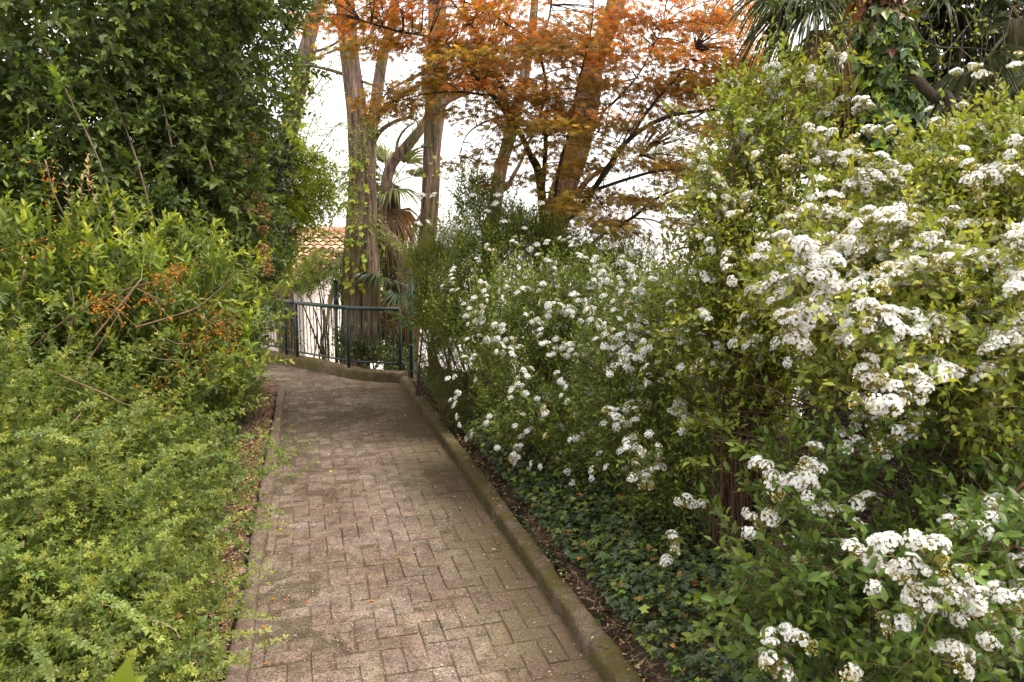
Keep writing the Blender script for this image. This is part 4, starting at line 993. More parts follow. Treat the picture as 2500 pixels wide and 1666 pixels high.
# winter jasmine: wiry green stems with tiny three part leaves pouring down the bank
def jasmine():
    rng = R(111)
    b = np.array([-2.3, 3.0, gz(-2.3, 3.0)])
    t = thing('winter_jasmine', b, 'low spreading shrub of tiny pale green leaves along the lower left', 'shrub', HG)
    leaf = MB(); st = MB()
    lob = [(W(60, 1250, 2.9), (.72, .8, .36)), (W(205, 1330, 2.9), (.4, .7, .28)), (W(170, 1120, 3.5), (.66, .6, .32)), (W(295, 1500, 2.55), (.2, .5, .22)), (W(60, 1480, 2.3), (.55, .5, .34)), (W(-180, 1200, 2.6), (.6, .8, .5)), (W(0, 1120, 3.3), (.7, .6, .32)), (W(250, 1090, 3.9), (.4, .5, .22)), (W(170, 1620, 2.1), (.4, .4, .26)), (W(290, 1250, 3.1), (.16, .4, .16))]
    bush(leaf, lob, 4700, rng, L=(.16, .42), nodes=10, tpl=TRI, ls=.027, per=2, ang=(70, 40), up=.6, col=(.1, .15, .036), young=(.31, .36, .07), youth=.9, stem=st, scol=(.1, .16, .04), srad=.0011, out=.8, upw=.3, rnd=.55, bend=-.15, inner=.5, wob=.5)
    bush(leaf, lob, 420, rng, L=(.1, .26), nodes=6, tpl=OVATE, ls=.042, col=(.07, .12, .03), young=(.2, .28, .05), youth=.6, stem=st, inner=.75, wob=.5, upw=.6)
    P, N = shell(lob, 130, rng, .92, .1)
    grow(leaf, P, N * .5 + [.55, .1, .6] + rng.normal(0, .35, P.shape), rng.uniform(.2, .5, 130), 15, TRI, .027, rng, ang=(70, 40), up=.6, col=(.11, .17, .05), young=(.3, .36, .09), youth=1, stem=st, scol=(.14, .18, .05), srad=.0016, bend=-.25)
    P, N = shell(lob, 420, rng, .8); place(leaf, OV4, P, rng.normal(size=P.shape), N + rng.normal(0, .6, P.shape), rng.uniform(.015, .04, len(P)), jit(rng, (.2, .13, .06), len(P), .3, .1))
    P, N = shell(lob, 150, rng, .7)
    for p, q in zip(P, N):
        d = nrm(rng.normal(size=3) * [1, .6, .35]) * rng.uniform(.06, .17); tube(st, bez(p - d, p + q * .07, p + d + q * .02, 7), [.0018, .0008], 4, jit(rng, (.24, .16, .1) if rng.random() < .5 else (.13, .16, .05), 1, .2)[0], cap=False)
    st.build('stems', M_TWIG, t); leaf.build('foliage', M_LEAF, t)
    canes = [([(-30, 1010), (150, 940), (300, 880), (400, 830)], 3.0), ([(-40, 1130), (150, 1080), (300, 1055), (440, 1040)], 2.9), ([(0, 1020), (130, 1120), (220, 1170), (330, 1200)], 2.7), ([(-60, 1400), (120, 1370), (260, 1340), (370, 1310)], 2.2), ([(-50, 1600), (90, 1560), (190, 1480), (330, 1380)], 1.9), ([(-40, 1450), (80, 1400), (200, 1370)], 2.0), ([(0, 960), (90, 930), (200, 880)], 3.2), ([(-30, 1240), (120, 1230), (280, 1225), (420, 1215)], 2.6), ([(130, 900), (190, 960), (260, 1030)], 3.1),
             ([(0, 1360), (100, 1410), (200, 1440)], 2.0), ([(100, 1540), (200, 1540), (400, 1545)], 2.1), ([(30, 1500), (110, 1300), (150, 1210)], 2.4), ([(280, 1300), (370, 1255), (470, 1215)], 2.9), ([(300, 1480), (330, 1390), (420, 1300)], 2.4), ([(-20, 860), (60, 990), (110, 1070)], 2.9), ([(230, 1160), (250, 1000), (330, 900)], 3.3)]
    for pts, D in canes:
        sp = spline(pxpath(pts, D, D + .3), 26); mb = MB()
        br = rng.random() < .3; tube(mb, sp + rng.normal(0, .006, sp.shape), [.0025, .0012] if br else [.0038, .002], 5, jit(rng, (.15, .1, .06) if br else (.13, .17, .05), 1, .2)[0])
        k = 70; i = rng.integers(0, 26, k); D_ = rng.normal(size=(k, 3)) + [0, -.2, .6]
        grow(mb, sp[i], D_, rng.uniform(.02, .09, k), 3, TRI, .028, rng, per=2, col=(.12, .19, .055), young=(.3, .38, .1), youth=.8)
        mb.build('cane', M_LEAF, t)
jasmine()

# ------------------------------------------------------------------ ivy and ground cover
def ground_ivy():
    rng = R(121)
    mb = MB(); n = 56000
    t = rng.uniform(-1.2, 7.0, n); d = .1 + rng.random(n) ** 1.15 * 2.7
    edge = .1 + .09 * vnoise(np.stack([t * 1.5, 0 * t, 0 * t], 1) + 9, 3) + .06 * smooth(-t, -1.0, .3)
    keep = d > edge; t, d = t[keep], d[keep]; n = len(t)
    x = RN[0] + U[0] * t + V2[0] * d; y = RN[1] + U[1] * t + V2[1] * d
    hum = .16 * vnoise(np.stack([x * 2.5, y * 2.5, 0 * x], 1) + 60, 6)
    P = np.stack([x, y, gz(x, y) + .02 + (rng.random(n) ** .6) * (.06 + hum) * smooth(d, .12, .4) + .055], 1)
    a = rng.uniform(0, 2 * PI, n); X = np.stack([np.cos(a), np.sin(a), rng.normal(-.1, .25, n)], 1) + np.array([-V2[0], -V2[1], 0]) * .5
    N = np.array([0, 0, 1.0]) + np.array([-V2[0], -V2[1], 0]) * .4 + rng.normal(0, .42, (n, 3))
    c = jit(rng, (.045, .076, .036), n, .25, .1); k = rng.random(n) < .22; c[k] = jit(rng, (.14, .21, .045), k.sum(), .25, .1); k = rng.random(n) < .02; c[k] = jit(rng, (.35, .17, .05), k.sum(), .25, .1)
    place(mb, IVY, P, X, N, rng.uniform(.018, .042, n), c)
    tag(mb.build('ivy_ground_cover', M_GLOSS), 'dark glossy ivy carpet between the right kerb and the flowering bushes', 'ivy', kind='stuff')
    mb = MB(); n = 15000
    t = rng.uniform(-.2, 6.6, n); d = .26 + rng.random(n) ** 1.2 * .9
    edge = .24 + .16 * vnoise(np.stack([t * 1.3, 0 * t, 0 * t], 1) + 19, 3); keep = d > edge; t, d = t[keep], d[keep]; n = len(t)
    x = LN[0] + U[0] * t - V2[0] * d; y = LN[1] + U[1] * t - V2[1] * d
    P = np.stack([x, y, gz(x, y) + rng.random(n) * (.05 + .32 * smooth(d, .25, 1.0))], 1)
    a = rng.uniform(0, 2 * PI, n); X = np.stack([np.cos(a), np.sin(a), rng.normal(-.2, .3, n)], 1) + np.array([V2[0], V2[1], 0]) * .6
    N = np.array([0, 0, 1.0]) + np.array([V2[0], V2[1], 0]) * .6 + rng.normal(0, .42, (n, 3))
    c = jit(rng, (.05, .085, .03), n, .25, .1); k = rng.random(n) < .3; c[k] = jit(rng, (.13, .19, .045), k.sum(), .25, .1)
    place(mb, IVY, P, X, N, rng.uniform(.018, .04, n), c)
    tag(mb.build('ivy_ground_cover', M_LEAF), 'mid green ivy spilling down to the left kerb', 'ivy', kind='stuff')
ground_ivy()

# ------------------------------------------------------------------ white flowering spiraea
def cluster_mesh(seed, kind):
    rng = R(seed); mb = MB()
    nf = {0: 33, 1: 20, 2: 5}[kind]; nb = {0: 3, 1: 13, 2: 26}[kind]
    pet = (np.array([[0, 0, 0], [.55, .42, .06], [.55, -.42, .06], [1.0, .18, .02], [1.0, -.18, .02]]), np.array([(0, 2, 1), (1, 2, 4), (1, 4, 3)]))
    k = nf + nb
    i = np.arange(k) + .5; ph = i * 2.39996 + rng.normal(0, .25, k); rr = np.sqrt(i / k)
    th = rr * 1.22
    d = np.stack([np.sin(th) * np.cos(ph), np.sin(th) * np.sin(ph), np.cos(th)], 1)
    P = d * [1, 1, .75] * (1 + rng.normal(0, .06, (k, 1)))
    sel = rng.permutation(k)
    for c, j in enumerate(sel):
        p, n = P[j], nrm(d[j] + rng.normal(0, .22, 3))
        tube(mb, [np.array([0, 0, -.55]), np.array([p[0] * .5, p[1] * .5, -.1]), p * .96], .02, 3, (.26, .28, .05), 1, cap=False)
        if c < nf:
            a, b = frames(n[None], rng); a, b = a[0], b[0]; o = rng.uniform(0, 6)
            ang = o + np.arange(5) * 2 * PI / 5
            X = np.cos(ang)[:, None] * a + np.sin(ang)[:, None] * b + n * .18
            s = .225 * rng.uniform(.85, 1.15)
            place(mb, pet, np.tile(p, (5, 1)), X, np.tile(n, (5, 1)), s, jit(rng, (.8, .81, .81), 5, .03, .01), 0)
            place(mb, pet, np.tile(p + n * .03, (4, 1)), np.stack([a, b, -a, -b]) + n * .5, np.tile(n, (4, 1)), .06, (.55, .52, .2), 1)
        else:
            r = .085 * rng.uniform(.7, 1.2)
            V = p + r * np.array([[1, 0, 0], [-1, 0, 0], [0, 1, 0], [0, -1, 0], [0, 0, 1], [0, 0, -1]])
            mb.add(V, [(0, 2, 4), (2, 1, 4), (1, 3, 4), (3, 0, 4), (2, 0, 5), (1, 2, 5), (3, 1, 5), (0, 3, 5)], (.62, .56, .26), 1)
    return mb.data('flower_cluster', [M_PETAL, M_LEAF])
CL = {0: [cluster_mesh(300 + i, 0) for i in range(4)], 1: [cluster_mesh(310 + i, 1) for i in range(3)], 2: [cluster_mesh(320 + i, 2) for i in range(2)]}
SPG = 'white flowering spiraea bushes'
def spiraea(name, label, base, tips, seed, flower=.5, budp=.2, ls=.036, csize=.024, col=(.06, .11, .028), young=(.26, .33, .05), lobes_=(), nlobe=0, straight=(), fl0=.55, arch=.35, twL=(.08, .2), maxc=100, step=.05, youth=.6, garl=(), gden=1, proud=.07, fk=.05):
    rng = R(seed); base = np.array([base[0], base[1], gz(base[0], base[1]) - .02])
    t = thing(name, base, label, 'flowering shrub', SPG)
    leaf = MB(); st = MB(); cl = []
    def leafcane(c, t0, dens=1.0):
        n = len(c); L = np.linalg.norm(np.diff(c, axis=0), axis=1).sum()
        k = int(L * (1 - t0) / step * dens) + 2
        f = t0 + (1 - t0) * rng.random(k); ii = np.clip((f * (n - 1)).astype(int), 0, n - 2)
        P = c[ii] + (c[ii + 1] - c[ii]) * rng.random((k, 1)); T = nrm(c[ii + 1] - c[ii])
        D = T * .5 + rng.normal(0, .6, (k, 3)) + [0, 0, .45]
        grow(leaf, P, D, rng.uniform(*twL, k), 6, SPL, ls, rng, per=1, ang=(60, 30), up=.5, bend=-.12, col=col, young=young, youth=youth, stem=st, scol=(.16, .12, .05), srad=.0011)
    def clusters(c, f0, kindp=None):
        n = len(c); L = np.linalg.norm(np.diff(c, axis=0), axis=1).sum()
        for s in np.arange(f0 * L, L, csize * 1.5):
            if rng.random() < .14: continue
            f = s / L * (n - 1); i = min(int(f), n - 2); p = c[i] + (c[i + 1] - c[i]) * (f - i); T = nrm(c[i + 1] - c[i])
            o = nrm(np.array([0, 0, 1.0]) - T * T[2] + rng.normal(0, .3, 3)); sd = np.cross(T, o)
            nn = nrm(o + sd * rng.normal(0, .55) + nrm(CAMP - p) * .15 + rng.normal(0, .15, 3))
            q = p + nn * rng.uniform(.02, .045) + rng.normal(0, .008, 3)
            r = rng.random(); kd = 2 if r < budp else (1 if r < budp + .22 else 0)
            cl.append((q, nn, csize * rng.uniform(.75, 1.15), kd))
    for tp in tips:
        (xa, xb), (ya, yb), (da, db), n, fp = tp
        for _ in range(n):
            e = W(rng.uniform(xa, xb), rng.uniform(ya, yb), rng.uniform(da, db))
            b = base + rng.normal(0, .09, 3) * [1, 1, 0]
            m = b + (e - b) * [.38, .38, 0]; m[2] = max(e[2] + arch * rng.uniform(.3, 1.2) * np.linalg.norm((e - b)[:2]), b[2] + .3)
            c = bez(b, m, e, 26)
            tube(st, c, [.0055, .0038, .0012], 5, jit(rng, (.1, .06, .035), 1, .2)[0], cap=False)
            leafcane(c, .35)
            if rng.random() < fp: clusters(c, rng.uniform(fl0, .9))
    for pts, D0, D1, r in straight:
        c = spline(pxpath(pts, D0, D1), 26); c = np.vstack([c])
        mb = MB(); tube(mb, c, [r, r * .7, r * .3], 7, (.1, .05, .03)); mb.build('cane', M_TWIG, t, True)
        leafcane(c, .3, 2.0)
    for pts, D0, D1 in garl:
        gp = .93 if D0 > 3 else .945; c = spline(pxpath(pts, D0 * gp, D1 * gp), 20); tube(st, c, .0016, 4, (.14, .09, .05), cap=False)
        for g in range(gden): clusters(c + rng.normal(0, csize * .45, 3) * (g > 0) + rng.normal(0, .008, c.shape), rng.uniform(0, .12))
        leafcane(c, 0, .8)
    if nlobe:
        bush(leaf, lobes_, nlobe, rng, L=(.1, .24), nodes=7, tpl=SPL, ls=ls, per=1, ang=(60, 30), up=.5, bend=-.12, col=col, young=young, youth=youth, stem=st, scol=(.16, .12, .05), srad=.0011, inner=.45, back=.4, wob=.35)
        wk = 46; P, N = shell(lobes_, wk, rng, .9, .2)
        grow(leaf, P - N * .05, N * .55 + [0, 0, .9] + rng.normal(0, .35, P.shape), rng.uniform(.25, .55, wk), 15, SPL, ls * 1.1, rng, per=1, ang=(60, 30), up=.45, bend=-.22, col=col, young=young, youth=.9, stem=st, scol=(.16, .1, .05), srad=.002)
        k = int(nlobe * flower * fk) if flower else 0
    else: k = 0
    if k:
        P, N = shell(lobes_, k * 3, rng, .95, .0); P = P + N * proud
        nn = nrm(N + [0, 0, .8] + rng.normal(0, .25, N.shape)); c2 = 0
        for p, q in zip(P, nn):
            if c2 >= k: break
            if q[2] < -.1: continue
            for _ in range(rng.integers(1, 4)):
                r = rng.random(); cl.append((p + rng.normal(0, csize * 1.1, 3) + q * .03, nrm(q + rng.normal(0, .2, 3)), csize * rng.uniform(.75, 1.15), 2 if r < budp else (1 if r < budp + .22 else 0)))
            c2 += 1
    st.build('stems', M_TWIG, t); leaf.build('foliage', M_LEAF, t)
    if len(cl) > maxc:
        key = [np.linalg.norm(c[0] - CAMP) + rng.uniform(0, .8) for c in cl]; cl = [cl[i] for i in np.argsort(key)]
    rest = MB()
    for n_, (p, nn, s, kd) in enumerate(cl):
        me = CL[kd][rng.integers(len(CL[kd]))]
        q = Vector(nn).to_track_quat('Z', 'Y')
        if n_ < maxc:
            o = bpy.data.objects.new('flower_cluster', me); COL.objects.link(o); o.parent = t
            o.location = p - base; o.rotation_mode = 'QUATERNION'; o.rotation_quaternion = q; o.scale = (s, s, s)
        else:
            co = np.empty(len(me.vertices) * 3, np.float32); me.vertices.foreach_get('co', co)
            fi = np.empty(len(me.loops), np.int32); me.loops.foreach_get('vertex_index', fi)
            mi = np.empty(len(me.polygons), np.int32); me.polygons.foreach_get('material_index', mi)
            ca = np.empty(len(me.vertices) * 4, np.float32); me.color_attributes['col'].data.foreach_get('color', ca)
            Mx = np.array(q.to_matrix()); V = co.reshape(-1, 3) @ Mx.T * s + p
            k0 = rest.n; rest.add(V, fi.reshape(-1, 3), ca.reshape(-1, 4)[:, :3]); rest.M[-1] = mi
    if rest.n: tag(rest.build('flower_clusters', [M_PETAL, M_LEAF], t), kind='stuff')
    return t

# far bush beside the kerb
spiraea('spiraea', 'rounded white flowering spiraea beside the kerb nearest the railing', W(1330, 1080, 5.6)[:2], [((1160, 1560), (640, 800), (5.0, 6.0), 22, .75), ((1170, 1560), (800, 1000), (4.8, 5.4), 16, .45), ((1250, 1420), (980, 1150), (4.7, 5.0), 8, .4)], 201, flower=.45, gden=1, proud=.15, fk=.07,
        lobes_=[(W(1330, 800, 5.6), (.55, .5, .42)), (W(1450, 760, 5.7), (.5, .5, .42)), (W(1300, 980, 5.3), (.45, .45, .35)), (W(1440, 1050, 5.0), (.4, .4, .35)), (W(1230, 740, 5.8), (.3, .35, .3))], nlobe=3500, budp=.08, col=(.085, .155, .032), young=(.3, .37, .05), youth=.75,
        garl=[([(1195, 860), (1235, 870), (1265, 900), (1265, 930)], 5.0, 5.0), ([(1250, 965), (1270, 940), (1290, 920)], 4.9, 4.9), ([(1170, 690), (1185, 720), (1180, 750)], 5.4, 5.4), ([(1320, 690), (1330, 740), (1350, 760)], 5.3, 5.3), ([(1450, 640), (1470, 680), (1480, 705)], 5.2, 5.2)])
# middle bush with hanging white garlands
spiraea('spiraea', 'mid row spiraea with hanging garlands of white blossom over strap leaved plants', W(1640, 1130, 4.5)[:2], [((1480, 1800), (640, 800), (4.2, 5.0), 20, .7), ((1480, 1760), (800, 1000), (3.9, 4.5), 16, .6), ((1500, 1740), (1000, 1300), (3.6, 4.1), 12, .5)], 203, flower=.4, gden=1, proud=.14, fk=.07,
        lobes_=[(W(1620, 830, 4.6), (.42, .4, .4)), (W(1560, 1000, 4.3), (.36, .36, .32)), (W(1720, 960, 4.4), (.36, .36, .4)), (W(1660, 1140, 4.0), (.3, .3, .35)), (W(1500, 880, 4.6), (.3, .35, .3))], nlobe=2900, budp=.12, col=(.085, .15, .033), young=(.28, .35, .05),
        garl=[([(1475, 925), (1510, 900), (1540, 885), (1560, 875)], 4.0, 4.1), ([(1485, 1010), (1500, 1030), (1530, 1050)], 3.9, 3.9), ([(1545, 1075), (1540, 1120), (1550, 1170), (1560, 1190)], 3.7, 3.7), ([(1585, 1060), (1590, 1100), (1570, 1150), (1575, 1185)], 3.7, 3.7), ([(1460, 860), (1490, 815), (1540, 830)], 4.3, 4.3), ([(1520, 715), (1540, 760), (1560, 775)], 4.4, 4.4), ([(1660, 1240), (1690, 1230), (1710, 1260)], 3.5, 3.5), ([(1630, 1310), (1640, 1350), (1620, 1400)], 3.4, 3.4)])
# tall upright bush with long bare canes
spiraea('spiraea', 'tallest upright spiraea with long straight brown canes and few blooms', W(1830, 1180, 3.7)[:2], [((1720, 2060), (150, 330), (3.7, 4.2), 12, .8), ((1700, 2060), (330, 620), (3.5, 4.2), 22, .6), ((1760, 2000), (620, 900), (3.1, 3.6), 26, .85), ((1600, 1860), (480, 900), (3.4, 3.9), 30, .5)], 205, flower=.5, fk=.07, proud=.12, arch=.05, fl0=.7,
        lobes_=[(W(1900, 330, 3.9), (.32, .3, .32)), (W(1910, 215, 4.0), (.18, .2, .18)), (W(1860, 560, 3.9), (.34, .3, .4)), (W(1760, 480, 4.0), (.2, .25, .35)), (W(1840, 800, 3.7), (.35, .3, .35)), (W(1790, 1000, 3.6), (.3, .3, .4)), (W(1700, 720, 3.9), (.26, .26, .3))], nlobe=900, budp=.22, ls=.045, col=(.125, .185, .032), young=(.38, .42, .055), youth=.9,
        straight=[([(1790, 1290), (1780, 900), (1760, 600), (1775, 400), (1850, 300)], 3.6, 3.8, .008), ([(1830, 1290), (1790, 900), (1775, 650), (1830, 430), (1880, 330)], 3.6, 3.8, .008), ([(1930, 1300), (1890, 900), (1870, 780), (1865, 560), (1890, 420)], 3.4, 3.7, .008), ([(1770, 1290), (1740, 950), (1710, 700), (1700, 560)], 3.7, 3.9, .007), ([(1760, 1280), (1660, 900), (1580, 750)], 3.8, 4.0, .006), ([(1800, 1290), (1790, 600), (1790, 330), (1780, 280)], 3.7, 3.7, .007), ([(1950, 1280), (1990, 900), (2080, 650), (2220, 480)], 3.3, 3.3, .006), ([(1880, 1290), (1870, 900), (1880, 640)], 3.5, 3.6, .006)],
        garl=[([(1960, 330), (1990, 350), (2040, 340)], 3.6, 3.6), ([(1990, 130), (2050, 140), (2070, 160)], 3.9, 3.9), ([(2010, 370), (2040, 400), (2050, 390)], 3.6, 3.6), ([(2095, 260), (2120, 280)], 3.6, 3.6)])
# large near bush on the right
spiraea('spiraea', 'largest spiraea thick with white blossom along the right edge', (2.15, 3.0), [((1880, 2150), (560, 800), (2.3, 2.9), 24, .95), ((2050, 2520), (400, 620), (2.4, 3.2), 34, .85), ((2080, 2520), (600, 850), (2.0, 2.6), 30, .9), ((1990, 2500), (820, 1010), (1.9, 2.4), 22, .7), ((2200, 2520), (290, 420), (2.6, 3.2), 16, .6)], 207, flower=.9, gden=2, proud=.11, fk=.05, csize=.0245, ls=.04, maxc=100,
        arch=.2, lobes_=[(W(2300, 560, 2.9), (.5, .42, .3)), (W(2080, 700, 2.8), (.36, .36, .26)), (W(2350, 800, 2.5), (.42, .36, .24)), (W(2480, 450, 2.9), (.4, .4, .3)), (W(2150, 900, 2.5), (.3, .3, .16)), (W(2460, 960, 2.3), (.3, .3, .16))], nlobe=2100, budp=.32, col=(.11, .165, .028), young=(.38, .42, .055), youth=.9,
        straight=[([(2170, 830), (2200, 760), (2280, 620), (2400, 470)], 2.4, 2.8, .004), ([(2180, 700), (2330, 700), (2450, 760)], 2.2, 2.2, .004)],
        garl=[([(1900, 620), (1930, 610), (1990, 650), (2030, 710), (2040, 740)], 2.3, 2.2), ([(1950, 640), (2000, 680), (2020, 740), (2040, 780)], 2.25, 2.2), ([(1905, 790), (1950, 830), (1960, 870)], 2.3, 2.3), ([(1960, 760), (2000, 790), (2010, 810)], 2.2, 2.2), ([(2080, 600), (2130, 570), (2200, 570), (2240, 590)], 2.4, 2.5), ([(2130, 1010), (2160, 980), (2220, 960), (2240, 950)], 1.9, 2.0), ([(2110, 770), (2140, 790), (2160, 820)], 2.1, 2.1), ([(2110, 900), (2130, 920), (2150, 960)], 2.1, 2.1), ([(2350, 460), (2400, 440), (2470, 440)], 2.6, 2.7)])
# low near bush bottom right
spiraea('spiraea', 'low spiraea with broad blossom heads in the bottom right corner', (2.3, 2.55), [((1880, 2200), (1050, 1300), (2.1, 2.5), 9, .5), ((2080, 2520), (1290, 1500), (1.75, 2.1), 12, .4), ((1760, 2100), (1350, 1600), (2.1, 2.5), 13, .25), ((2080, 2520), (1500, 1680), (1.7, 2.0), 12, .3), ((2300, 2520), (1050, 1300), (1.9, 2.3), 6, .1)], 209, flower=.3, fk=.07, proud=.08, gden=1, csize=.0245, ls=.046, budp=.2, arch=.2, fl0=.85, col=(.07, .14, .03), young=(.2, .28, .045), youth=.5, twL=(.1, .24),
        lobes_=[(W(1950, 1470, 2.4), (.26, .26, .2)), (W(2150, 1560, 2.1), (.3, .25, .2)), (W(2250, 1420, 2.2), (.26, .22, .12)), (W(1960, 1180, 2.5), (.16, .2, .16))], nlobe=520,
        garl=[([(2090, 1350), (2170, 1350), (2200, 1390), (2250, 1430), (2300, 1450)], 1.85, 1.8), ([(2220, 1330), (2280, 1370), (2330, 1430), (2340, 1460)], 1.8, 1.75), ([(2200, 1410), (2240, 1460), (2260, 1500)], 1.8, 1.8), ([(2370, 1450), (2410, 1500), (2410, 1590)], 1.75, 1.75), ([(2290, 1500), (2330, 1470), (2370, 1500)], 1.8, 1.8), ([(1870, 1590), (1890, 1630), (1910, 1660)], 2.1, 2.1), ([(1880, 1570), (1930, 1575), (1960, 1570)], 2.15, 2.1), ([(1870, 1160), (1880, 1190), (1860, 1220)], 2.3, 2.3), ([(1940, 1190), (1960, 1210), (1980, 1180)], 2.25, 2.2), ([(1840, 1290), (1860, 1275), (1875, 1260)], 2.3, 2.3), ([(1970, 1140), (1985, 1150)], 2.3, 2.3), ([(2080, 1360), (2130, 1390)], 1.9, 1.9), ([(2310, 1600), (2330, 1640)], 1.8, 1.8), ([(2450, 1490), (2490, 1500)], 1.8, 1.8)],
        straight=[([(2330, 1480), (2280, 1400), (2140, 1300)], 2.3, 2.2, .004), ([(2500, 1180), (2400, 1270), (2290, 1370)], 2.0, 2.0, .005), ([(2520, 1350), (2430, 1330), (2300, 1400)], 1.9, 1.9, .004)])
# tangle of bare old stems inside the near bush
def tangle():
    rng = R(211); b = np.array([2.35, 3.15, gz(2.35, 3.15)])
    t = thing('dead_twig_tangle', b, 'tangle of bare brown stems in the dark hollow under the near spiraea', 'dead twigs')
    mb = MB()
    for _ in range(420):
        p = W(rng.uniform(1980, 2560), rng.uniform(980, 1330), rng.uniform(2.5, 3.4)); d = np.array([rng.normal(0, 1), rng.normal(0, .5), rng.normal(.05, .28)]); L = rng.uniform(.2, .6)
        e = p + nrm(d) * L
        tube(mb, bez(p, (p + e) / 2 + rng.normal(0, .04, 3), e, 6), rng.uniform(.0012, .004), 4, jit(rng, (.07, .045, .03), 1, .3)[0], cap=False)
    mb.build('stems', M_TWIG, t)
    for _ in range(26):
        e = W(rng.uniform(2000, 2560), rng.uniform(1000, 1250), rng.uniform(2.5, 3.2)); q = b + rng.normal(0, .12, 3) * [1, 1, 0]
        m2 = MB(); tube(m2, bez(q, (q + e) / 2 + [0, 0, .1] + rng.normal(0, .06, 3), e, 12), [.009, .004], 6, jit(rng, (.1, .06, .04), 1, .25)[0]); m2.build('stem', M_TWIG, t, True)
tangle()

# ------------------------------------------------------------------ other shrubs right of the path
RG = 'shrubs beyond the spiraeas'
lob = [(W(1180, 620, 7.0), (.4, .4, .5)), (W(1250, 560, 7.2), (.34, .4, .3)), (W(1120, 740, 6.9), (.3, .35, .5)), (W(1180, 860, 6.8), (.3, .3, .4)), (W(1330, 600, 7.3), (.4, .4, .35)), (W(1420, 640, 7.2), (.35, .4, .25)), (W(1160, 480, 7.2), (.25, .3, .25)), (W(1500, 640, 7.2), (.35, .4, .22))]
def ext_up(t, leaf, st, rng):
    b = np.array(t['org'])
    for _ in range(26):
        e = W(rng.uniform(1080, 1320), rng.uniform(560, 860), rng.uniform(6.7, 7.2)); m = b + (e - b) * [.5, .5, .35]
        tube(st, bez(b + rng.normal(0, .06, 3) * [1, 1, 0], m, e, 14), [.012, .003], 5, (.06, .04, .03))
    for px, py in ((1155, 480), (1210, 500), (1230, 545), (1190, 520), (1280, 560), (1295, 610), (1310, 600), (1030, 480), (1045, 545), (1020, 550), (1060, 480), (1215, 480), (1320, 500), (1500, 600), (1520, 630), (1540, 620), (1470, 610)):
        o = bpy.data.objects.new('flower_cluster', CL[0][rng.integers(4)]); COL.objects.link(o); o.parent = t
        o.location = W(px, py, 6.7) - b; s = rng.uniform(.03, .042); o.scale = (s, s, s); o.rotation_euler = (rng.normal(.3, .3), rng.normal(0, .3), 0)
shrub('airy_shrub', 'tall airy fine leaved shrub with dark upright stems left of the maple', 'shrub', W(1190, 1000, 6.9)[:2], lob, 3900, 131, RG, L=(.14, .32), nodes=8, tpl=OV4, ls=.042, per=1, col=(.12, .185, .038), young=(.32, .4, .06), youth=.7, up=.4, upw=.9, out=.4, inner=.15, wob=.5, extra=ext_up, limb=10)
lob = [(W(1110, 960, 7.1), (.25, .28, .25)), (W(1140, 1000, 6.9), (.22, .25, .18)), (W(1080, 900, 7.4), (.2, .25, .25)), (W(1060, 860, 7.8), (.22, .25, .3))]
shrub('cypress_shrub', 'low golden green feathery shrub at the foot of the airy shrub', 'shrub', W(1120, 1010, 7.0)[:2], lob, 1500, 133, RG, L=(.06, .14), nodes=8, tpl=LN4, ls=.018, per=2, col=(.1, .12, .012), young=(.2, .22, .02), youth=.5, up=.3, inner=.4, limb=6)
lob = [(W(1070, 700, 8.6), (.3, .35, .45)), (W(1040, 640, 9.2), (.28, .3, .3)), (W(1080, 800, 8.2), (.25, .3, .35)), (W(1100, 600, 8.8), (.3, .3, .3))]
shrub('hedge_shrub', 'yellow green leafy shrub behind the small palm at the right of the railing', 'shrub', W(1080, 920, 8.4)[:2], lob, 2200, 135, RG, L=(.12, .26), nodes=7, tpl=LN4, ls=.05, per=1, col=(.12, .17, .03), young=(.32, .38, .05), youth=.8, up=.4, inner=.2, wob=.5, limb=8)
# backdrop shrubs far right so that the bed does not end in mid air
lob = [(W(1480, 780, 7.6), (.9, .5, .45)), (W(1330, 800, 7.6), (.7, .5, .5)), (W(1750, 700, 7.4), (.9, .5, .35)), (W(1600, 900, 6.6), (.9, .5, .5)), (W(1900, 760, 6.2), (.9, .5, .5)), (W(2200, 700, 5.2), (.8, .5, .6)), (W(1650, 760, 6.8), (.8, .5, .35)), (W(2500, 700, 4.6), (.8, .5, .8)), (W(1950, 1000, 5.0), (.8, .5, .5)), (W(2450, 1000, 4.2), (.7, .5, .5))]
shrub('laurel_shrub', 'dark leafy shrub filling the gaps behind the right hand spiraeas', 'shrub', (3.2, 5.2), lob, 5200, 137, RG, L=(.14, .3), nodes=6, tpl=LANCE, ls=.055, per=2, col=(.045, .08, .025), young=(.15, .2, .04), youth=.4, up=.5, inner=.4, wob=.35)
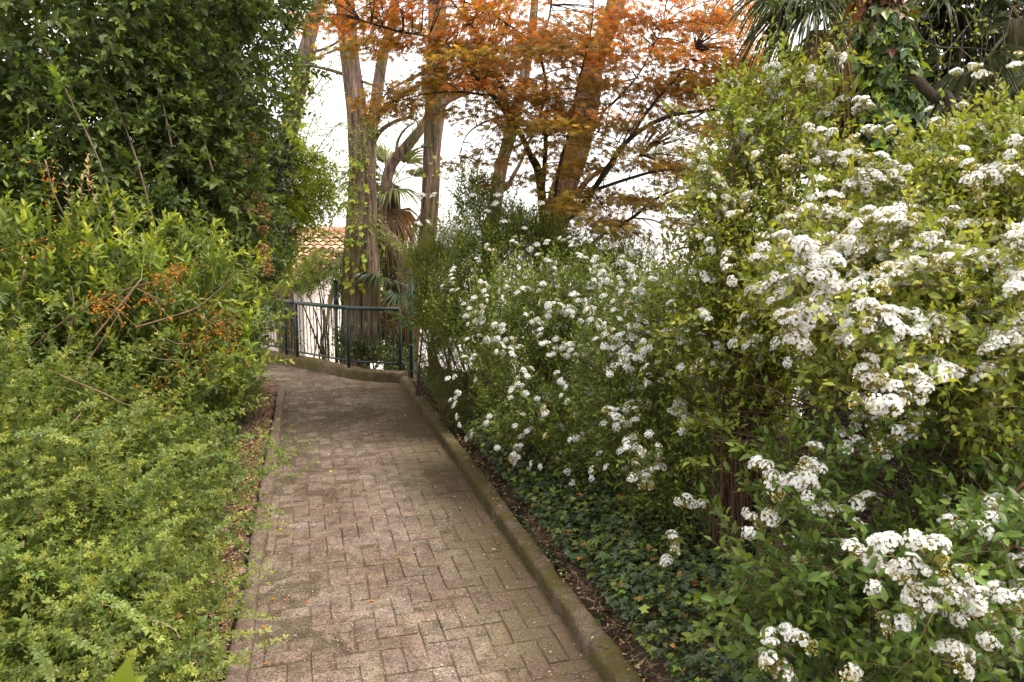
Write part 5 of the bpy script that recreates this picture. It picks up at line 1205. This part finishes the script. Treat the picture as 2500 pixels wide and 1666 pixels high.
# shrubs behind the railing
lob = [(W(770, 660, 10.8), (.35, .3, .25)), (W(830, 690, 11.4), (.2, .25, .25)), (W(740, 690, 11.2), (.25, .3, .2))]
shrub('climber_bush', 'pale leafy bush scrambling above the railing in front of the house', 'shrub', W(790, 900, 11.2)[:2], lob, 420, 139, 'bushes behind the railing', L=(.14, .3), nodes=6, tpl=OV4, ls=.05, per=2, col=(.11, .16, .03), young=(.28, .36, .06), youth=.7, up=.5, inner=.2, wob=.5, limb=8)
lob = [(W(900, 850, 10.9), (.45, .25, .22)), (W(940, 800, 11.2), (.28, .25, .25)), (W(850, 830, 11.0), (.2, .25, .3)), (W(970, 880, 10.6), (.3, .2, .15))]
shrub('ivy_bush', 'dark ivy mound behind the balusters at the foot of the trunks', 'shrub', W(900, 900, 11.1)[:2], lob, 500, 141, 'bushes behind the railing', mat=M_GLOSS, L=(.12, .25), nodes=6, tpl=OV4, ls=.055, per=2, col=(.04, .075, .02), young=(.18, .26, .04), youth=.5, up=.5, inner=.2, wob=.5, limb=4)
def rail_vine():
    rng = R(143); pb = RAILPOSTS
    t = thing('rail_vine', pb[2], 'thin vine with tiny leaves twining through the railing balusters', 'vine')
    st = MB(); leaf = MB()
    for (a, b, n) in ((pb[1], pb[2], 12), (pb[2], pb[5], 20), (pb[0], pb[1], 4)):
        for _ in range(n):
            f = rng.random(); q = a + (b - a) * f + [0, .03, 0]; h = rng.uniform(.3, .85)
            c = spline([q, q + [rng.normal(0, .05), .01, h * .4], q + [rng.normal(0, .08), -.01, h * .7], q + [rng.normal(0, .1), .01, h]], 14)
            tube(st, c, .0025, 4, (.1, .07, .04), cap=False)
            k = 26; i = rng.integers(0, 14, k)
            place(leaf, OV4, c[i] + rng.normal(0, .02, (k, 3)), rng.normal(size=(k, 3)), rng.normal(size=(k, 3)) + [0, -.5, .8], rng.uniform(.02, .045, k), jit(rng, (.12, .17, .03), k, .3, .1))
    st.build('stems', M_TWIG, t); leaf.build('leaves', M_LEAF, t)
rail_vine()
def hanging_vine():
    rng = R(145); b = W(800, 480, 10.2)
    t = thing('hanging_branch', W(720, 520, 9.6), 'fine pale green sprays reaching from the hedge towards the twin trunks', 'branch')
    st = MB(); leaf = MB()
    for pts, D in (([(690, 480), (740, 420), (800, 330), (830, 300)], 9.4), ([(690, 520), (760, 470), (830, 440), (860, 400)], 9.6), ([(700, 420), (740, 360), (760, 300), (790, 250)], 9.8), ([(700, 560), (760, 530), (820, 500), (880, 520)], 10), ([(700, 590), (750, 585), (800, 575), (850, 590)], 10.2), ([(690, 380), (720, 330), (740, 270), (800, 200)], 10), ([(860, 560), (900, 545), (940, 590), (990, 600)], 10.4), ([(850, 380), (890, 340), (905, 290), (880, 250)], 10.6)):
        sp = spline(pxpath(pts, D, D + .3), 20); tube(st, sp, [.009, .003], 5, (.09, .07, .05))
        k = 75; i = rng.integers(3, 20, k)
        grow(leaf, sp[i], rng.normal(size=(k, 3)) + [.2, 0, 0], rng.uniform(.12, .4, k), 7, OV4, .04, rng, per=1, bend=-.2, col=(.17, .24, .03), young=(.4, .48, .06), youth=.9, stem=st, srad=.0016)
    st.build('twigs', M_TWIG, t); leaf.build('leaves', M_LEAF, t)
hanging_vine()

# ------------------------------------------------------------------ small plants at the foot of the bushes
def strap_plant(px, py, label, n, L, seed, col, w=.05, name='strap_leaf_plant', up=(.5, 1.2)):
    rng = R(seed); b = G(px, py, .1); b[2] = gz(b[0], b[1])
    t = thing(name, b, label, 'plant', 'small plants under the spiraeas')
    for i in range(n):
        az = rng.uniform(0, 2 * PI); el = rng.uniform(*up); l = L * rng.uniform(.7, 1.15)
        d = np.array([math.cos(az) * math.cos(el), math.sin(az) * math.cos(el), math.sin(el)]); s = nrm(np.cross(d, [0, 0, 1.0]))
        pts = []; mb = MB()
        for f in np.linspace(0, 1, 9):
            p = b + d * l * f - np.array([0, 0, 1]) * .55 * l * f ** 2.3; ww = w * l * (.35 + 2.2 * f - 2.5 * f ** 3) * .6 if f < 1 else .001
            pts += [p + s * ww + [0, 0, .008], p, p - s * ww + [0, 0, .008]]
        F = []
        for q in range(8):
            o = q * 3; F += [(o, o + 1, o + 4), (o, o + 4, o + 3), (o + 1, o + 2, o + 5), (o + 1, o + 5, o + 4)]
        mb.add(pts, F, jit(rng, col, 1, .2, .06)[0]); mb.build('leaf', M_GLOSS, t, True)
strap_plant(1590, 1255, 'dark strap leaved clump beneath the white garlands', 16, .42, 151, (.035, .07, .035))
strap_plant(1545, 1235, 'grey green strap leaved clump leaning toward the kerb', 11, .38, 152, (.06, .1, .06))
strap_plant(1325, 1190, 'upright dark grassy clump beside the rounded spiraea', 18, .36, 153, (.03, .06, .022), .035)
strap_plant(1220, 1070, 'small grassy tuft under the far spiraea near the kerb', 10, .25, 154, (.06, .09, .03), .05)
strap_plant(540, 1180, 'tuft of green blades in the ivy left of the path', 12, .34, 155, (.06, .11, .025), .035)
strap_plant(455, 1640, 'tuft of wide green blades in the lower left corner', 9, .34, 156, (.07, .13, .03), .05)
def palmate(px, py, label, seed, n, h, ls, col, tpl=None):
    rng = R(seed); b = G(px, py, .1); b[2] = gz(b[0], b[1])
    t = thing('leafy_seedling', b, label, 'plant', 'small plants under the spiraeas')
    for i in range(n):
        az = rng.uniform(0, 2 * PI); e = b + [math.cos(az) * h * .5, math.sin(az) * h * .5, h * rng.uniform(.6, 1.1)]
        mb = MB(); tube(mb, bez(b, (b + e) / 2 + [0, 0, h * .2], e, 7), .003, 5, (.12, .14, .05))
        X = np.array([[math.cos(az), math.sin(az), -.35]]); place(mb, tpl or fanleaf(np.radians([-120, -70, -25, 25, 70, 120]), [.6, .85, 1, 1, .85, .6], .5, .2), e[None], X, np.array([[0, -.2, 1.0]]) + rng.normal(0, .2, (1, 3)), [ls * rng.uniform(.7, 1.1)], jit(rng, col, 1, .15))
        mb.build('leaf', M_LEAF, t)
palmate(1510, 1400, 'seedling with one star shaped leaf standing up out of the ivy', 161, 4, .22, .085, (.1, .17, .05))
palmate(1600, 1390, 'seedling with pale lobed leaves at the foot of the garlands', 162, 7, .24, .09, (.2, .26, .06))
palmate(1560, 1430, 'seedling with broad oval leaves in the ivy', 163, 6, .14, .09, (.09, .17, .05), OVATE)
palmate(1440, 1460, 'light green seedling in the ivy close to the kerb', 164, 9, .12, .07, (.12, .2, .05), OVATE)
def near_leaf():
    p = W(285, 1640, .72)
    t = thing('foreground_sprig', p - [0, 0, .12], 'blurred green leaf close to the camera in the lower left', 'sprig')
    mb = MB(); rng = R(171); tube(mb, [p - [0, 0, .35], p - [0, 0, .03]], .0016, 6, (.12, .16, .04)); mb.build('stem', M_TWIG, t, True)
    mb = MB(); place(mb, OVATE, np.array([p - [0, 0, .035]]), np.array([[.25, 0, 1.0]]), np.array([[.2, -1, .1]]), [.05], (.14, .2, .02)); mb.build('leaf', M_LEAF, t, True)
    mb = MB(); place(mb, OVATE, np.array([p - [0, 0, .03]]), np.array([[1, .1, .9]]), np.array([[-.4, -1, .2]]), [.036], (.17, .24, .03)); mb.build('leaf', M_LEAF, t, True)
near_leaf()

# ------------------------------------------------------------------ far hill
def hill():
    xs = np.linspace(-160, 260, 180); ys = np.linspace(200, 330, 24)
    X, Y = np.meshgrid(xs, ys); t = (Y - 200) / 130
    prof = np.sin(np.clip(t * 1.25, 0, 1) * PI / 2) ** .8
    hgt = 8.5 + 4.5 * np.sin(X / 47 + 1) + 3 * np.sin(X / 19) + 5 * smooth(X, 30, 120)
    n = vnoise(np.stack([X.ravel() / 9, Y.ravel() / 14, 0 * X.ravel()], 1) + 300, 7).reshape(X.shape)
    Z = -5 + prof * (hgt + 4) + (n - .5) * 3 * prof
    idx = np.arange(X.size).reshape(X.shape); A, B, C2, D = idx[:-1, :-1].ravel(), idx[:-1, 1:].ravel(), idx[1:, 1:].ravel(), idx[1:, :-1].ravel()
    mb = MB(); mb.add(np.stack([X.ravel(), Y.ravel(), Z.ravel()], 1), np.vstack([np.stack([A, B, C2], 1), np.stack([A, C2, D], 1)]))
    m, nt, N = newmat('hazed_hill_rock'); n1 = noise(nt, .08, 6, .6, stretch=(1, 1, .3)); n2 = noise(nt, .6, 5)
    c = ramp(nt, n1, [(.4, (.3, .29, .29)), (.55, (.42, .4, .4)), (.7, (.2, .23, .16))])  # grey rock and green, paled in the colour to stand in for distance haze
    finish(nt, c, .95, n2, .5, .5, spec=.1)
    tag(mb.build('hill', m, smooth_=True), 'rocky hill with haze painted into its pale colour on the far side seen through the maple branches', 'hill', kind='structure')
hill()

# ------------------------------------------------------------------ light, sky, camera
SUN_EL, SUN_AZ = math.radians(64), math.radians(105)          # azimuth clockwise from +Y: to the right, a little ahead
w = bpy.data.worlds.new('World'); SC.world = w; w.use_nodes = True; nt = w.node_tree; nt.nodes.clear()
sky = nt.nodes.new('ShaderNodeTexSky'); sky.sky_type = 'NISHITA'; sky.sun_disc = False; sky.sun_elevation = SUN_EL; sky.sun_rotation = SUN_AZ; sky.air_density = 1.2; sky.dust_density = 4; sky.ozone_density = 1
cloud = mix(nt, .8, sky.outputs[0], (11.2, 10.8, 10.4))
bg = nt.nodes.new('ShaderNodeBackground'); bg.inputs[1].default_value = .12; nt.links.new(cloud, bg.inputs[0])
out = nt.nodes.new('ShaderNodeOutputWorld'); nt.links.new(bg.outputs[0], out.inputs[0])
ld = bpy.data.lights.new('sun', 'SUN'); ld.energy = 2.5; ld.angle = math.radians(22); ld.color = (1, .94, .85)
lo = bpy.data.objects.new('sun', ld); COL.objects.link(lo)
dirn = Vector((math.sin(SUN_AZ) * math.cos(SUN_EL), math.cos(SUN_AZ) * math.cos(SUN_EL), math.sin(SUN_EL)))
lo.rotation_euler = dirn.to_track_quat('Z', 'Y').to_euler(); lo.location = dirn * 30
cd = bpy.data.cameras.new('camera'); cam = bpy.data.objects.new('camera', cd); COL.objects.link(cam)
cam.location = CAMP; cam.rotation_euler = (PI / 2 - TH, 0, 0)
cd.sensor_width = 36; cd.lens = 36 * F_PX / 2500; cd.clip_end = 3000; cd.clip_start = .05
cd.dof.use_dof = True; cd.dof.focus_distance = 4.6; cd.dof.aperture_fstop = 9.0
SC.camera = cam
vs = SC.view_settings; vs.view_transform = 'Standard'; vs.look = 'None'; vs.gamma = 1; vs.exposure = .95
SC.render.film_transparent = False
cy = SC.cycles; cy.max_bounces = 7; cy.diffuse_bounces = 4; cy.glossy_bounces = 2; cy.transmission_bounces = 4; cy.transparent_max_bounces = 4; cy.caustics_reflective = False; cy.caustics_refractive = False; cy.sample_clamp_indirect = 4
for o in list(bpy.data.objects):
    if o.parent and o.name.split('.')[0] in ('twigs', 'stems', 'branches', 'hanging_sprays'): o['kind'] = 'stuff'
    if 'org' in o: del o['org']
print('TRIS', sum(len(o.data.polygons) for o in bpy.data.objects if o.type == 'MESH'))
